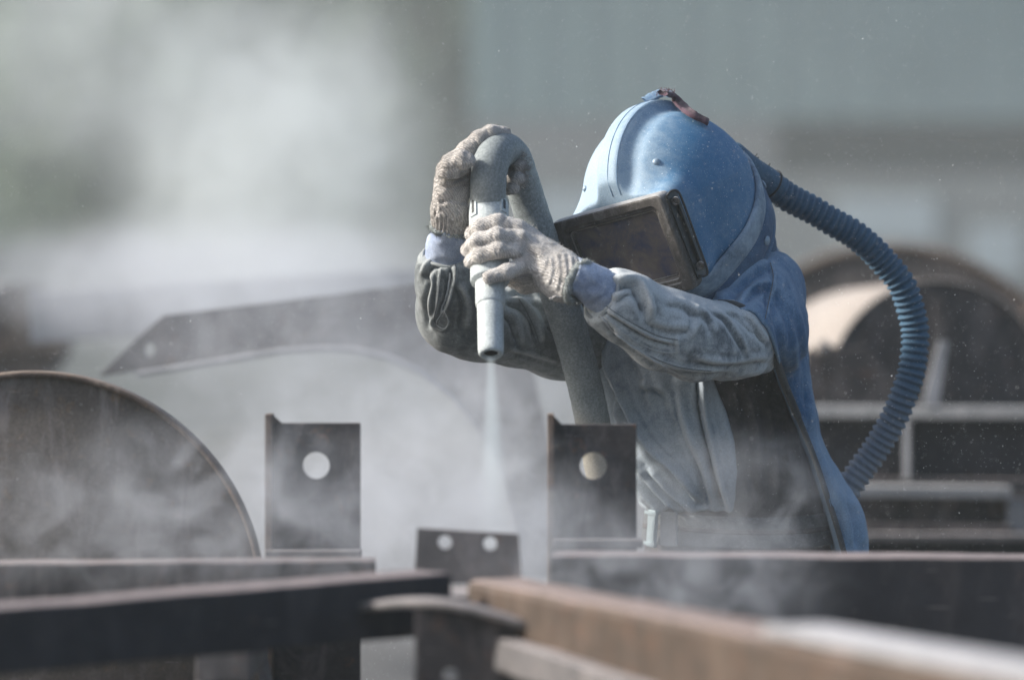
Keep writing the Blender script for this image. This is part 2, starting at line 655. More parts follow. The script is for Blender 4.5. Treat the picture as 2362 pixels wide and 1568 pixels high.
# pale girder far behind the gusset plate
gi, mt, L = box_beam('long_girder', P(78, 674, 10.9), P(1120, 610, 11.0), 0.13, 0.20, M['pale'],
                  'pale lavender steel girder rising to the right behind the arched plate')
bm = bmesh.new()
add_box(bm, (-.012, -.102, -.132), (.0, .102, .002), mt, .002)
obj('end_plate', bm, M['pale'], gi)
if False: g2, mt, L = ibeam('low_girder', P(-60, 752, 10.2), P(420, 790, 10.0), 0.12, 0.14, 0.02, 0.015, M['steel_mid'],
                  'low grey steel girder at the left edge behind the round disc', 'steel beam')


def trestle(name, x, y, z, label, w=0.5, group='trestles carrying the steel'):
    """A-frame of square tube: cap rail and four splayed legs"""
    t = empty(name, (x, y, 0))
    tag(t, label, 'trestle', group)
    bm = bmesh.new()
    add_box(bm, (x - 0.04, y - w / 2, z - 0.06), (x + 0.04, y + w / 2, z), None, 0.003)
    obj('cap_rail', bm, M['steel_mid'], t)
    for sx in (-1, 1):
        for sy in (-1, 1):
            bm = tube_mesh([(x + sx * 0.02, y + sy * w * .42, z - 0.06), (x + sx * 0.17, y + sy * w * .48, -0.03)], 0.022, 4)
            obj('leg', bm, M['steel_mid'], t)
    bm = tube_mesh([(x, y - w * .45, z * .45), (x, y + w * .45, z * .45)], 0.015, 4)
    obj('stretcher', bm, M['steel_mid'], t)
    return t


# ---------------------------------------------------------------- right background: pipes and beams
def pipe_thing(name, c0, c1, r, m, label, cat, wall_t=0.02, cap=None, seg=72):
    """pipe with an open or capped near end"""
    c0, c1 = Vector(c0), Vector(c1)
    e = empty(name, (c0.x, c0.y, c0.z - r))
    tag(e, label, cat)
    ax = (c1 - c0).normalized()
    bm = bmesh.new()
    u = Vector((0, 0, 1)).cross(ax).normalized()
    v = ax.cross(u)
    rings = []
    for (c, rr) in ((c0, r), (c1, r), (c1, r - wall_t), (c0, r - wall_t)):
        rings.append([bm.verts.new(c + u * (rr * math.cos(a)) + v * (rr * math.sin(a))) for a in [2 * math.pi * k / seg for k in range(seg)]])
    for i in range(4):
        for k in range(seg):
            k2 = (k + 1) % seg
            bm.faces.new((rings[i][k], rings[i][k2], rings[(i + 1) % 4][k2], rings[(i + 1) % 4][k]))
    bmesh.ops.recalc_face_normals(bm, faces=bm.faces[:])
    obj('shell', bm, m, e, True)
    if cap is not None:
        bm = bmesh.new()
        cc = c0 + ax * 0.012
        ring = [bm.verts.new(cc + u * ((r - wall_t - .001) * math.cos(a)) + v * ((r - wall_t - .001) * math.sin(a))) for a in [2 * math.pi * k / seg for k in range(seg)]]
        f = bm.faces.new(ring)
        ex = bmesh.ops.extrude_face_region(bm, geom=[f])
        for q in ex['geom']:
            if isinstance(q, bmesh.types.BMVert): q.co += ax * 0.012
        bmesh.ops.recalc_face_normals(bm, faces=bm.faces[:])
        obj('end_plate', bm, cap, e)
        for s, (dx, dz) in enumerate(((0, 1),)):
            m4, L = frame_along(c0 + Vector((-r * .9, -0.03, -0.15 * r)), c0 + Vector((r * .9, -0.03, -0.15 * r)))
            bm = bmesh.new()
            add_box(bm, (0, -.008, -.03), (L, .02, .0), m4)
            obj('cross_bar', bm, cap, e)
        m4, L = frame_along(c0 + Vector((-0.02, -0.031, -.2 * r)), c0 + Vector((-.019, -0.031, .85 * r)))
        bm = bmesh.new()
        add_box(bm, (0, -.008, -.03), (L, .012, .0), m4)
        obj('cross_bar', bm, cap, e)
    return e


pipe_thing('large_pipe', P(2055, 1010, 14.0), P(2120, 1000, 17.5), 452 * K * 14, M['rust_brown'],
           'widest dark brown steel pipe lying behind the cream edged pipe', 'steel pipe', 0.03, M['steel_dark'])
pipe_thing('pipe', P(2165, 905, 10.9), P(1985, 905, 11.9), 262 * K * 10.9, M['primer'],
           'steel pipe with cream painted shell and dark end plate, right of the worker', 'steel pipe', 0.006, M['steel_dark'])
pipe_thing('pipe', P(2560, 985, 13.2), P(2500, 985, 16), 330 * K * 13.2, M['rust_brown'],
           'dark steel pipe cut by the right edge of the picture', 'steel pipe', 0.02, M['steel_dark'])
pipe_thing('pipe', P(50, 770, 13.8), P(-40, 770, 15.6), 120 * K * 13.8, M['steel_mid'],
           'steel pipe end at the far left edge in the dust, above the round disc', 'steel pipe', 0.02, M['rust_brown'])

sd = empty('pipe_saddle', P(1970, 930, 10.55))
tag(sd, 'dark steel saddle with a pale knob in front of the cream edged pipe', 'pipe saddle')
prism('saddle_plate', [(1858, 812), (1890, 785), (1925, 800), (1960, 806), (1995, 798), (2040, 850), (2090, 885), (2090, 934), (1858, 934)], 10.55, .03, M['steel_dark'], sd)
bm = bmesh.new()
bmesh.ops.create_uvsphere(bm, u_segments=16, v_segments=10, radius=.020, matrix=Matrix.Translation(P(1893, 800, 10.5)))
obj('knob', bm, M['primer'], sd, True)

# upper frame: a dark girder with stiffeners, its top flange coloured paler as if lit
YF = 10.2
fr, mt, L = ibeam('upper_girder', P(1700, 934, YF + .1), P(2500, 938, YF - .05), 0.20, 0.16, 0.028, 0.012, M['pale_lit'],
                  'dark steel girder with bright top flange behind the breathing hose', 'steel beam', web_m=M['steel_blue'])
for px in (2105,):
    x = P(px, 0, YF).x - mt.translation.x
    bm = bmesh.new()
    add_box(bm, (x - .007, -0.078, -0.185), (x + .007, -0.0065, -0.015), mt)
    obj('stiffener', bm, M['pale'], fr)
lo, mt, L = ibeam('lower_girder', P(1900, 1117, YF - .15), P(2325, 1121, YF - .15), 0.115, 0.16, 0.026, 0.012, M['pale_lit'],  # top flange again in the paler lit tone
                  'short dark steel girder with bright flange under the upper girder', 'steel beam', web_m=M['steel_dark'])
for px in ():
    x = P(px, 0, YF).x - mt.translation.x
    bm = bmesh.new()
    add_box(bm, (x - .006, -0.078, -0.1), (x + .006, -0.0065, -0.015), mt)
    obj('stiffener', bm, M['pale'], lo)
bs, mt, L = ibeam('base_girder', P(1880, 1226, YF - .2), P(2600, 1228, YF - .2), 0.25, 0.2, 0.016, 0.012, M['steel_mid'],
                  'dark steel girder lowest in the stack at right, resting on the ground blocks', 'steel beam', web_m=M['steel_blue'])
lean = empty('leaning_strip', P(2155, 930, YF - .06))
tag(lean, 'short pale steel strip standing aslant on the upper girder', 'steel strip')
prism('strip', [(2166, 785), (2188, 787), (2164, 933), (2128, 933)], YF - .07, 0.02, M['pale'], lean)
wb = empty('white_block', P(2345, 1225, YF - .2))
tag(wb, 'small pale steel block standing at the end of the short girder', 'steel block')
prism('block', [(2322, 1152), (2366, 1152), (2366, 1225), (2322, 1225)], YF - .2, 0.06, M['pale_lit'], wb)
bm = bmesh.new()
add_box(bm, (.80, 10.05, -.05), (1.0, 10.35, P(0, 1226, YF - .2).z - .2505), None, .004)
o = obj('timber_block', bm, M['conc'])
tag(o, 'grey block carrying the stack of girders, left one', 'block', 'blocks under the girders')
o2 = o.copy(); COL.objects.link(o2); o2.location = (.65, 0, 0)
tag(o2, 'grey block carrying the stack of girders, right one', 'block', 'blocks under the girders')

# ---------------------------------------------------------------- left: the round disc
YD = 6.85
disc = empty('round_disc', P(80, 1920, YD))
tag(disc, 'big round brown steel disc with thick pale rim at the left edge', 'steel disc')
CX, CY, RD = 72, 1392, 528
c = P(CX, CY, YD)
r = RD * K * YD
bm = bmesh.new()
seg = 160
# dished head: slightly domed face toward the camera
rings = []
for k in range(0, 13):
    f = k / 12
    rr = (r - 0.004) * f
    yy = -0.03 * math.cos(f * math.pi / 2) + .012
    if k == 0:
        rings.append([bm.verts.new(c + Vector((0, yy, 0)))])
    else:
        rings.append([bm.verts.new(c + Vector((rr * math.cos(2 * math.pi * i / seg), yy, rr * math.sin(2 * math.pi * i / seg)))) for i in range(seg)])
for i in range(seg):
    bm.faces.new((rings[0][0], rings[1][(i + 1) % seg], rings[1][i]))
    for k in range(1, 12):
        bm.faces.new((rings[k][i], rings[k][(i + 1) % seg], rings[k + 1][(i + 1) % seg], rings[k + 1][i]))
bmesh.ops.recalc_face_normals(bm, faces=bm.faces[:])
obj('face', bm, steel('disc steel', (0.060, 0.052, 0.047), (0.125, 0.108, 0.095), (0.15, 0.10, 0.06), 0.4, dust=.3), disc, True)
bm = bmesh.new()
rings = []
prof = [(r - .004, .012), (r - .002, 0.0), (r + .004, 0.0), (r + .0065, .004), (r + .0065, .05), (r - .004, .05)]
for (rr, yy) in prof:
    rings.append([bm.verts.new(c + Vector((rr * math.cos(2 * math.pi * i / seg), yy, rr * math.sin(2 * math.pi * i / seg)))) for i in range(seg)])
for k in range(len(prof)):
    for i in range(seg):
        bm.faces.new((rings[k][i], rings[k][(i + 1) % seg], rings[(k + 1) % len(prof)][(i + 1) % seg], rings[(k + 1) % len(prof)][i]))
bmesh.ops.recalc_face_normals(bm, faces=bm.faces[:])
obj('rim', bm, M['rust_brown'], disc, True)


# ---------------------------------------------------------------- foreground posts with a hole
def angle_post(x0, x1, top, ftop, y, hole, hr, label, below=1568, fl=20, chamfer=18):
    e = empty('angle_post', (P((x0 + x1) / 2, 0, y).x, y, -0.02))
    tag(e, label, 'steel post', 'upright angle posts in the foreground')
    gpy = 784 + (CAM_Z + .02) / (K * y)
    prism('web_plate', [(x0 + fl, top), (x1, top), (x1, gpy), (x0 + fl, gpy)], y, 0.012, M['steel_dark'], e,
          holes=[circle_pts(hole[0], hole[1], hr, hr, 40)])
    # flange toward the camera
    pa, pb = P(x0, ftop, y), P(x0 + fl - .3, 0, y)
    bm = bmesh.new()
    add_box(bm, (pa.x, y - 0.05, -0.02), (pb.x, y + 0.013, pa.z), None, 0.0015)
    obj('side_flange', bm, M['rust_brown'], e)
    # small web-to-flange gusset at the top corner
    prism('corner_weld', [(x0 + fl, ftop + 6), (x0 + fl + chamfer, top), (x0 + fl, top)], y, 0.011, M['rust_brown'], e, bevel=0)
    # foot collar where the post passes the beam
    return e


pl = angle_post(615, 831, 975, 953, 6.72, (729, 1073), 31, 'left upright steel angle post with a round hole and a notched top corner', fl=16)
pr = angle_post(1262, 1468, 978, 953, 6.68, (1368, 1074), 31, 'right upright steel angle post with a round hole, in front of the worker', fl=15)
for (e, a, b, y, t, bt) in ((pl, 612, 832, 6.72, 1268, 1288), (pr, 1275, 1482, 6.68, 1243, 1262)):
    bm = bmesh.new()
    pa, pb = P(a, t, y - .06), P(b, bt, y - .06)
    add_box(bm, (pa.x, y - .07, pb.z), (pb.x, y - .002, pa.z), None, .003)
    obj('seat_plate', bm, M['steel_mid'], e)

# ---------------------------------------------------------------- foreground beams
YA = 6.42
ba, mt, L = box_beam('back_beam', P(-120, 1296, YA) , P(866, 1288, YA + .02), 0.10, 0.11, M['steel_dark'],
                     'grey steel beam level across the left, just in front of the left post')
bb, mt, L = box_beam('front_beam', P(-160, 1408, 5.50), P(992, 1316, 5.95), 0.085, 0.10, M['steel_blue'],
                     'blue black steel beam sloping across the lower left, nearest on that side')
YC = 6.35
bc, mt, L = box_beam('right_beam', P(1276, 1274, YC), P(2560, 1283, YC - .05), 0.26, 0.15, M['steel_blue'],
                     'deep blue black steel beam level across the lower right in front of the worker')
p0 = P(1150, 1333, 6.02)
p1 = P(2361, 1558, 4.20)
dirv = (p1 - p0)
p1e = p0 + dirv * 1.35
bd, mt, L = box_beam('rusty_beam', p0, p1e, 0.17, 0.09, M['rust'],
                     'tan rusty steel beam running out towards the camera at lower right', bevel=.012)
# bright blasted flat lying along the near part of the rusty beam
mt2, L2 = frame_along(p0 + dirv * .66 + Vector((-.0, 0, .0)), p1e)
bm = bmesh.new()
add_box(bm, (0, -.047, .0012), (L2, .034, .012), mt2, .003)
o = obj('bright_flat_bar', bm, M['pale'])
tag(o, 'bright blasted flat steel bar lying on top of the tan rusty beam', 'steel bar')

# ---------------------------------------------------------------- two-hole bracket, curved strip, lower plate
br = empty('hole_bracket', P(1075, 1345, 6.25))
tag(br, 'low grey steel bracket with two small round holes in the middle foreground', 'steel bracket')
prism('plate', [(962, 1217), (1196, 1231), (1204, 1345), (955, 1345)], 6.25, .012, M['steel_mid'], br,
      holes=[circle_pts(1026, 1250, 16, 16, 24), circle_pts(1130, 1253, 16, 16, 24)])
bm = bmesh.new()
pa, pb = P(950, 1346, 6.25), P(1210, 1350, 6.25)
add_box(bm, (pa.x, 6.0, pb.z - .012), (pb.x, 6.262, pb.z), None, .002)
obj('foot_plate', bm, M['steel_mid'], br)

lp = empty('lower_plate', P(1085, 1700, 5.76))
tag(lp, 'dark steel plate with one small hole at the bottom centre below the bracket', 'steel plate')
gpy = 784 + (CAM_Z + .02) / (K * 5.762)
prism('plate', [(957, 1396), (984, 1396), (1030, 1400), (1071, 1407), (1115, 1418), (1158, 1431), (1195, 1442), (1214, 1448), (1210, gpy), (950, gpy)], 5.762, .014, M['steel_dark'], lp, holes=[circle_pts(1038, 1556, 18, 15, 24)])

cs = empty('curved_strip', P(1020, 1440, 5.5))
tag(cs, 'grey arched steel strip above the bottom centre plate, lipped at its right end', 'steel strip')
arc = [(815, 1393), (870, 1387), (930, 1383), (984, 1382), (1030, 1386), (1071, 1393), (1115, 1404), (1158, 1417), (1195, 1428), (1238, 1440)]
V, F = [], []
for (px, py) in arc:
    p = A(px, py, float(np.interp(px, [815, 1000, 1238], [5.83, 5.74, 5.72])))
    V += [p, p + [0, .06, .001], p + [0, .06, -.010], p + [0, 0, -.011]]
for i in range(len(arc) - 1):
    for k in range(4):
        F.append((4 * i + k, 4 * i + 4 + k, 4 * i + 4 + (k + 1) % 4, 4 * i + (k + 1) % 4))
F += [(0, 1, 2, 3)]
F += [tuple(4 * (len(arc) - 1) + k for k in (3, 2, 1, 0))]
from_arrays('strip', V, F, M['steel_mid'], cs, smooth=False)
prism('end_lip', [(1222, 1428), (1244, 1430), (1244, 1462), (1222, 1460)], 5.715, .075, M['steel_dark'], cs)
# slanting grey angle under the tan beam
sl = empty('slanting_angle', P(1320, 1600, 5.7))
tag(sl, 'grey steel angle slanting down to the right under the tan beam', 'steel angle')
box_beam('x', P(1148, 1462, 5.80), P(1700, 1640, 4.90), .046, .03, M['steel_mid'], 'x', parent=sl)
trestle('trestle', -0.42, 6.42, P(0, 1296, YA).z - .101, 'grey trestle under the level beam at left', .45)
trestle('trestle', 0.66, 6.33, P(0, 1283, YC).z - .262, 'grey trestle under the deep beam at right', .45)

# ---------------------------------------------------------------- implicit surfaces (for the worker, clothes and gloves)
def smin(a, b, k):
    if k <= 0: return np.minimum(a, b)
    h = np.maximum(k - np.abs(a - b), 0.0) / k
    return np.minimum(a, b) - h * h * k * 0.25


def smax(a, b, k):
    return -smin(-a, -b, k)


class Field:
    def __init__(self, lo, hi, h):
        self.lo = np.array(lo, float)
        self.h = h
        n = np.ceil((np.array(hi, float) - self.lo) / h).astype(int) + 1
        self.n = n
        self.F = np.full(n, 1.0, dtype=np.float32)

    def like(self):
        g = Field.__new__(Field)
        g.lo, g.h, g.n = self.lo, self.h, self.n
        g.F = np.full(self.n, 1.0, dtype=np.float32)
        return g

    def axes(self, sl):
        return [self.lo[i] + self.h * np.arange(sl[i].start, sl[i].stop) for i in range(3)]

    def box(self, lo, hi):
        a = np.clip(np.floor((np.array(lo) - self.lo) / self.h).astype(int), 0, self.n)
        b = np.clip(np.ceil((np.array(hi) - self.lo) / self.h).astype(int) + 1, 0, self.n)
        return tuple(slice(int(x), int(y)) for x, y in zip(a, b))

    def grid(self, sl):
        ax = self.axes(sl)
        return ax[0][:, None, None], ax[1][None, :, None], ax[2][None, None, :]

    def seg(self, a, b, ra, rb, k=0.01, squash=None, sub=False):
        """round cone a->b"""
        a, b = np.array(a, float), np.array(b, float)
        R = max(ra, rb) + k + 0.02
        sl = self.box(np.minimum(a, b) - R, np.maximum(a, b) + R)
        if any(s.stop <= s.start for s in sl): return
        X, Y, Z = self.grid(sl)
        d = b - a
        L2 = max(d.dot(d), 1e-12)
        t = np.clip(((X - a[0]) * d[0] + (Y - a[1]) * d[1] + (Z - a[2]) * d[2]) / L2, 0, 1)
        qx, qy, qz = X - a[0] - t * d[0], Y - a[1] - t * d[1], Z - a[2] - t * d[2]
        if squash is not None:               # (direction, factor): flatten along the direction
            v, f = squash
            v = np.array(v, float); v /= np.linalg.norm(v)
            q = qx * v[0] + qy * v[1] + qz * v[2]
            m = (1.0 / f - 1.0)
            qx, qy, qz = qx + v[0] * q * m, qy + v[1] * q * m, qz + v[2] * q * m
        g = np.sqrt(qx * qx + qy * qy + qz * qz) - (ra + (rb - ra) * t)
        if sub: self.F[sl] = smax(self.F[sl], -g, k)
        else: self.F[sl] = smin(self.F[sl], g, k)

    def chain(self, pts, k=0.01, squash=None):
        for (a, b) in zip(pts[:-1], pts[1:]):
            self.seg(a[0], b[0], a[1], b[1], k, squash)

    def ell(self, c, r, k=0.01, M3=None):
        c, r = np.array(c, float), np.array(r, float)
        R = r.max() + k + 0.02
        sl = self.box(c - R, c + R)
        X, Y, Z = self.grid(sl)
        X, Y, Z = X - c[0] + 0 * Y + 0 * Z, Y - c[1] + 0 * X + 0 * Z, Z - c[2] + 0 * X + 0 * Y
        if M3 is not None:
            X, Y, Z = (M3[0][0] * X + M3[0][1] * Y + M3[0][2] * Z, M3[1][0] * X + M3[1][1] * Y + M3[1][2] * Z, M3[2][0] * X + M3[2][1] * Y + M3[2][2] * Z)
        q = np.sqrt((X / r[0]) ** 2 + (Y / r[1]) ** 2 + (Z / r[2]) ** 2)
        q2 = np.sqrt((X / r[0] ** 2) ** 2 + (Y / r[1] ** 2) ** 2 + (Z / r[2] ** 2) ** 2) + 1e-9
        self.F[sl] = smin(self.F[sl], q * (q - 1) / q2, k)

    def loft(self, secs, k=0.01, grow=0.0, p=2.0):
        """secs: rows (z, cx, cy, a, b), z falling or rising; superellipse sections"""
        s = np.array(sorted(secs, key=lambda r: r[0]), float)
        sl = self.box([self.lo[0], self.lo[1], s[0, 0] - .03], [self.lo[0] + self.h * self.n[0], self.lo[1] + self.h * self.n[1], s[-1, 0] + .03])
        X, Y, Z = self.grid(sl)
        f = lambda j: np.interp(Z, s[:, 0], s[:, j])
        cx, cy, a, b = f(1), f(2), f(3) + grow, f(4) + grow
        q = (np.abs((X - cx) / a) ** p + np.abs((Y - cy) / b) ** p) ** (1 / p)
        d = (q - 1) * np.minimum(a, b)
        d = smax(d, np.maximum(s[0, 0] - Z, Z - s[-1, 0]) + 0 * d, 0.03)
        self.F[sl] = smin(self.F[sl], d, k)

    def sample(self, p):
        q = (np.asarray(p) - self.lo) / self.h
        i = np.clip(np.floor(q).astype(int), 0, self.n - 2)
        f = np.clip(q - i, 0, 1)
        out = 0
        for dx in (0, 1):
            for dy in (0, 1):
                for dz in (0, 1):
                    w = (f[..., 0] if dx else 1 - f[..., 0]) * (f[..., 1] if dy else 1 - f[..., 1]) * (f[..., 2] if dz else 1 - f[..., 2])
                    out = out + w * self.F[i[..., 0] + dx, i[..., 1] + dy, i[..., 2] + dz]
        return out

    def hit(self, px, py, y0=6.9, y1=8.0, dflt=7.5):
        """where the line of sight through (px, py) first meets the surface"""
        ys = np.arange(y0, y1, 0.002)
        pts = np.stack([(px - 1180.5) * K * ys, ys, CAM_Z - (py - 784) * K * ys], -1)
        ok = np.all((pts > self.lo + self.h) & (pts < self.lo + self.h * (self.n - 2)), axis=1)
        v = np.where(ok, self.sample(pts), 1)
        w = np.nonzero(v < 0)[0]
        y = ys[w[0]] if len(w) else dflt
        return A(px, py, y)

    def mesh(self):
        F, n, h = self.F, self.n, self.h
        s = F < 0
        c = s[:-1, :-1, :-1].astype(np.int8)
        tot = np.zeros(tuple(n - 1), np.int8)
        for dx in (0, 1):
            for dy in (0, 1):
                for dz in (0, 1):
                    tot += s[dx:n[0] - 1 + dx, dy:n[1] - 1 + dy, dz:n[2] - 1 + dz]
        I = np.array(np.nonzero((tot > 0) & (tot < 8))).T
        idx = np.full(tuple(n - 1), -1, np.int32)
        idx[I[:, 0], I[:, 1], I[:, 2]] = np.arange(len(I))
        acc = np.zeros((len(I), 3)); cnt = np.zeros(len(I))
        C = [(0, 0, 0), (1, 0, 0), (0, 1, 0), (1, 1, 0), (0, 0, 1), (1, 0, 1), (0, 1, 1), (1, 1, 1)]
        for a in range(8):
            for b in range(a + 1, 8):
                da, db = np.array(C[a]), np.array(C[b])
                if np.abs(da - db).sum() != 1: continue
                fa = F[I[:, 0] + da[0], I[:, 1] + da[1], I[:, 2] + da[2]].astype(float)
                fb = F[I[:, 0] + db[0], I[:, 1] + db[1], I[:, 2] + db[2]].astype(float)
                m = (fa < 0) != (fb < 0)
                t = np.where(m, fa / np.where(fa == fb, 1, fa - fb), 0)
                acc += np.where(m[:, None], da + (db - da) * t[:, None], 0)
                cnt += m
        V = self.lo + h * (I + acc / cnt[:, None])
        faces = []
        for ax in range(3):
            sl0 = [slice(None)] * 3; sl1 = [slice(None)] * 3
            sl0[ax] = slice(0, -1); sl1[ax] = slice(1, None)
            E = s[tuple(sl0)] != s[tuple(sl1)]
            J = np.array(np.nonzero(E)).T
            u, v = (ax + 1) % 3, (ax + 2) % 3
            J = J[(J[:, u] > 0) & (J[:, v] > 0) & (J[:, u] < n[u] - 1) & (J[:, v] < n[v] - 1)]
            neg = s[J[:, 0], J[:, 1], J[:, 2]]
            q = []
            for (du, dv) in ((-1, -1), (0, -1), (0, 0), (-1, 0)):
                K3 = J.copy(); K3[:, u] += du; K3[:, v] += dv
                q.append(idx[K3[:, 0], K3[:, 1], K3[:, 2]])
            q = np.stack(q, 1)
            q[~neg] = q[~neg][:, ::-1]
            faces.append(q)
        Fc = np.concatenate(faces)
        Fc = Fc[(Fc >= 0).all(1)]
        return V, Fc


def vnormals(V, F):
    n = np.cross(V[F[:, 2]] - V[F[:, 0]], V[F[:, 3]] - V[F[:, 1]])
    N_ = np.zeros_like(V)
    for k in range(4): np.add.at(N_, F[:, k], n)
    return N_ / (np.linalg.norm(N_, axis=1, keepdims=True) + 1e-12)


def relax(V, F, it=2, lam=0.5):
    e = np.concatenate([F[:, [0, 1]], F[:, [1, 2]], F[:, [2, 3]], F[:, [3, 0]]])
    for _ in range(it):
        s = np.zeros_like(V); c = np.zeros(len(V))
        np.add.at(s, e[:, 0], V[e[:, 1]]); np.add.at(s, e[:, 1], V[e[:, 0]])
        np.add.at(c, e[:, 0], 1); np.add.at(c, e[:, 1], 1)
        V = V + lam * (s / np.maximum(c, 1)[:, None] - V)
    return V


def folds(V, Nn, lst, front=0.15):
    """cloth folds: each (polyline in photo measure, half-width, height in m, asymmetry); moves the near-side surface"""
    px = V[:, 0] / (K * V[:, 1]) + 1180.5
    py = 784 - (V[:, 2] - CAM_Z) / (K * V[:, 1])
    w_front = np.clip((front - Nn[:, 1]) / 0.35, 0, 1)
    off = np.zeros(len(V))
    for (line, w, amp, asym) in lst:
        pts = [np.array(p, float) for p in line]
        if len(pts) > 2:
            sm, _ = smooth_path([(p[0], p[1], 0) for p in pts], 24)
            pts = [q[:2] for q in sm]
        best = np.full(len(V), 1e9); side = np.zeros(len(V)); tt = np.zeros(len(V))
        lo = np.min(pts, axis=0) - 4 * w; hi = np.max(pts, axis=0) + 4 * w
        sel = np.nonzero((px > lo[0]) & (px < hi[0]) & (py > lo[1]) & (py < hi[1]) & (w_front > 0))[0]
        if not len(sel): continue
        X, Y = px[sel], py[sel]
        bs, sd, ts = best[sel], side[sel], tt[sel]
        m = len(pts) - 1
        for i in range(m):
            a, b = pts[i], pts[i + 1]
            d = b - a
            L2 = d.dot(d) + 1e-9
            t = np.clip(((X - a[0]) * d[0] + (Y - a[1]) * d[1]) / L2, 0, 1)
            ex, ey = X - a[0] - t * d[0], Y - a[1] - t * d[1]
            ds = np.hypot(ex, ey)
            sg = np.sign(d[0] * (Y - a[1]) - d[1] * (X - a[0]))
            u = ds < bs
            bs = np.where(u, ds, bs); sd = np.where(u, sg, sd); ts = np.where(u, (i + t) / m, ts)
        sdist = bs * sd / w
        prof = np.exp(-sdist ** 2) - asym * np.exp(-((sdist - 1.7) / 0.8) ** 2) + 0.25 * asym * np.exp(-((sdist + 2.2) / 1.0) ** 2)
        taper = np.clip(np.minimum(ts, 1 - ts) * 6 + 0.15, 0, 1)
        off[sel] += amp * prof * taper * w_front[sel]
    return V + Nn * off[:, None]


def crumple(V, Nn, amp, scale, seed=0, stretch=(1, 1, 1)):
    off = np.empty(len(V))
    sc = np.array(stretch) * scale
    Q = V * sc + seed * 3.1
    for i, q in enumerate(Q):
        v = Vector(q)
        a = mnoise.noise(v)
        b = mnoise.noise(v * 2.13 + Vector((3, 1, 7)))
        off[i] = (1 - 2.2 * abs(a)) * 0.65 + (1 - 2.2 * abs(b)) * 0.35 - 0.35
    return V + Nn * (amp * off)[:, None]


# ---- cloth materials
def cloth(name, clean, dusty, dust_lo=0.35, dust_hi=0.65, up_dust=0.35, grad=None, weave=1400, rough=0.92, wear=30, sheen=0.15, ridge=0.42, streak=0.0):
    """woven cloth under blasting dust: blotches of powder, more where faces look up; grad = (axis, from, to) of powder lying thicker"""
    m, nt, b = nodes_mat(name)
    geo = N(nt, 'ShaderNodeNewGeometry')
    pos = geo.outputs['Position']
    n1 = noise_node(nt, pos, 7, 7, 0.66, 0.3)
    n2 = noise_node(nt, pos, wear, 8, 0.7, 0.5)
    n3 = noise_node(nt, pos, 420, 3, 0.6)
    sepn = N(nt, 'ShaderNodeSeparateXYZ'); nt.links.new(geo.outputs['Normal'], sepn.inputs[0])
    sepp = N(nt, 'ShaderNodeSeparateXYZ'); nt.links.new(pos, sepp.inputs[0])
    s = mathn(nt, 'MULTIPLY_ADD', n2.outputs[0], 0.5, mathn(nt, 'MULTIPLY', n1.outputs[0], 0.5))
    s = mathn(nt, 'ADD', s, mathn(nt, 'MULTIPLY', maprange(nt, sepn.outputs[2], -0.2, 0.95), up_dust * 0.35))
    if grad:
        for ax, a, c, amt in grad:
            s = mathn(nt, 'ADD', s, mathn(nt, 'MULTIPLY', maprange(nt, sepp.outputs[ax], a, c), amt))
    pt = maprange(nt, geo.outputs['Pointiness'], 0.495, 0.60, 0.0, 1.0)
    s = mathn(nt, 'ADD', s, mathn(nt, 'MULTIPLY', pt, ridge))  # ridges whitened: clinging powder, and raking light painted into the colour
    pv = maprange(nt, geo.outputs['Pointiness'], 0.40, 0.495, 0.14, 0.0)
    s = mathn(nt, 'SUBTRACT', s, pv)
    f = maprange(nt, s, dust_lo, dust_hi)
    c = mixc(nt, f, clean, dusty)
    if streak:
        mps = N(nt, 'ShaderNodeMapping')
        mps.inputs['Scale'].default_value = (1, 1, .10)
        nt.links.new(pos, mps.inputs[0])
        n4 = noise_node(nt, mps.outputs[0], 70, 6, 0.7, .4)
        c = mixc(nt, mathn(nt, 'MULTIPLY', maprange(nt, n4.outputs[0], 0.48, 0.72), streak), c, dusty)
    g = maprange(nt, n3.outputs[0], 0.3, 0.7, 0.82, 1.18)
    fc = N(nt, 'ShaderNodeCombineColor')
    for i in range(3): nt.links.new(g, fc.inputs[i])
    c = mixc(nt, 1.0, c, fc.outputs[0], 'MULTIPLY')
    nt.links.new(c, b.inputs['Base Color'])
    b.inputs['Roughness'].default_value = rough
    b.inputs['Specular IOR Level'].default_value = 0.15
    b.inputs['Sheen Weight'].default_value = sheen
    b.inputs['Sheen Roughness'].default_value = 0.6
    hh = mathn(nt, 'ADD', mathn(nt, 'MULTIPLY', n3.outputs[0], 0.35), n2.outputs[0])
    bump(nt, b, hh, 0.5, 0.0022)
    return m

# ================================================================ the worker
person = empty('person', (0.25, 7.55, -0.02))
tag(person, 'worker in blue blasting helmet, cape and knitted gloves, leaning over the steel with the nozzle', 'person')
pxm = lambda y: K * y            # metres per unit of photo measure at distance y

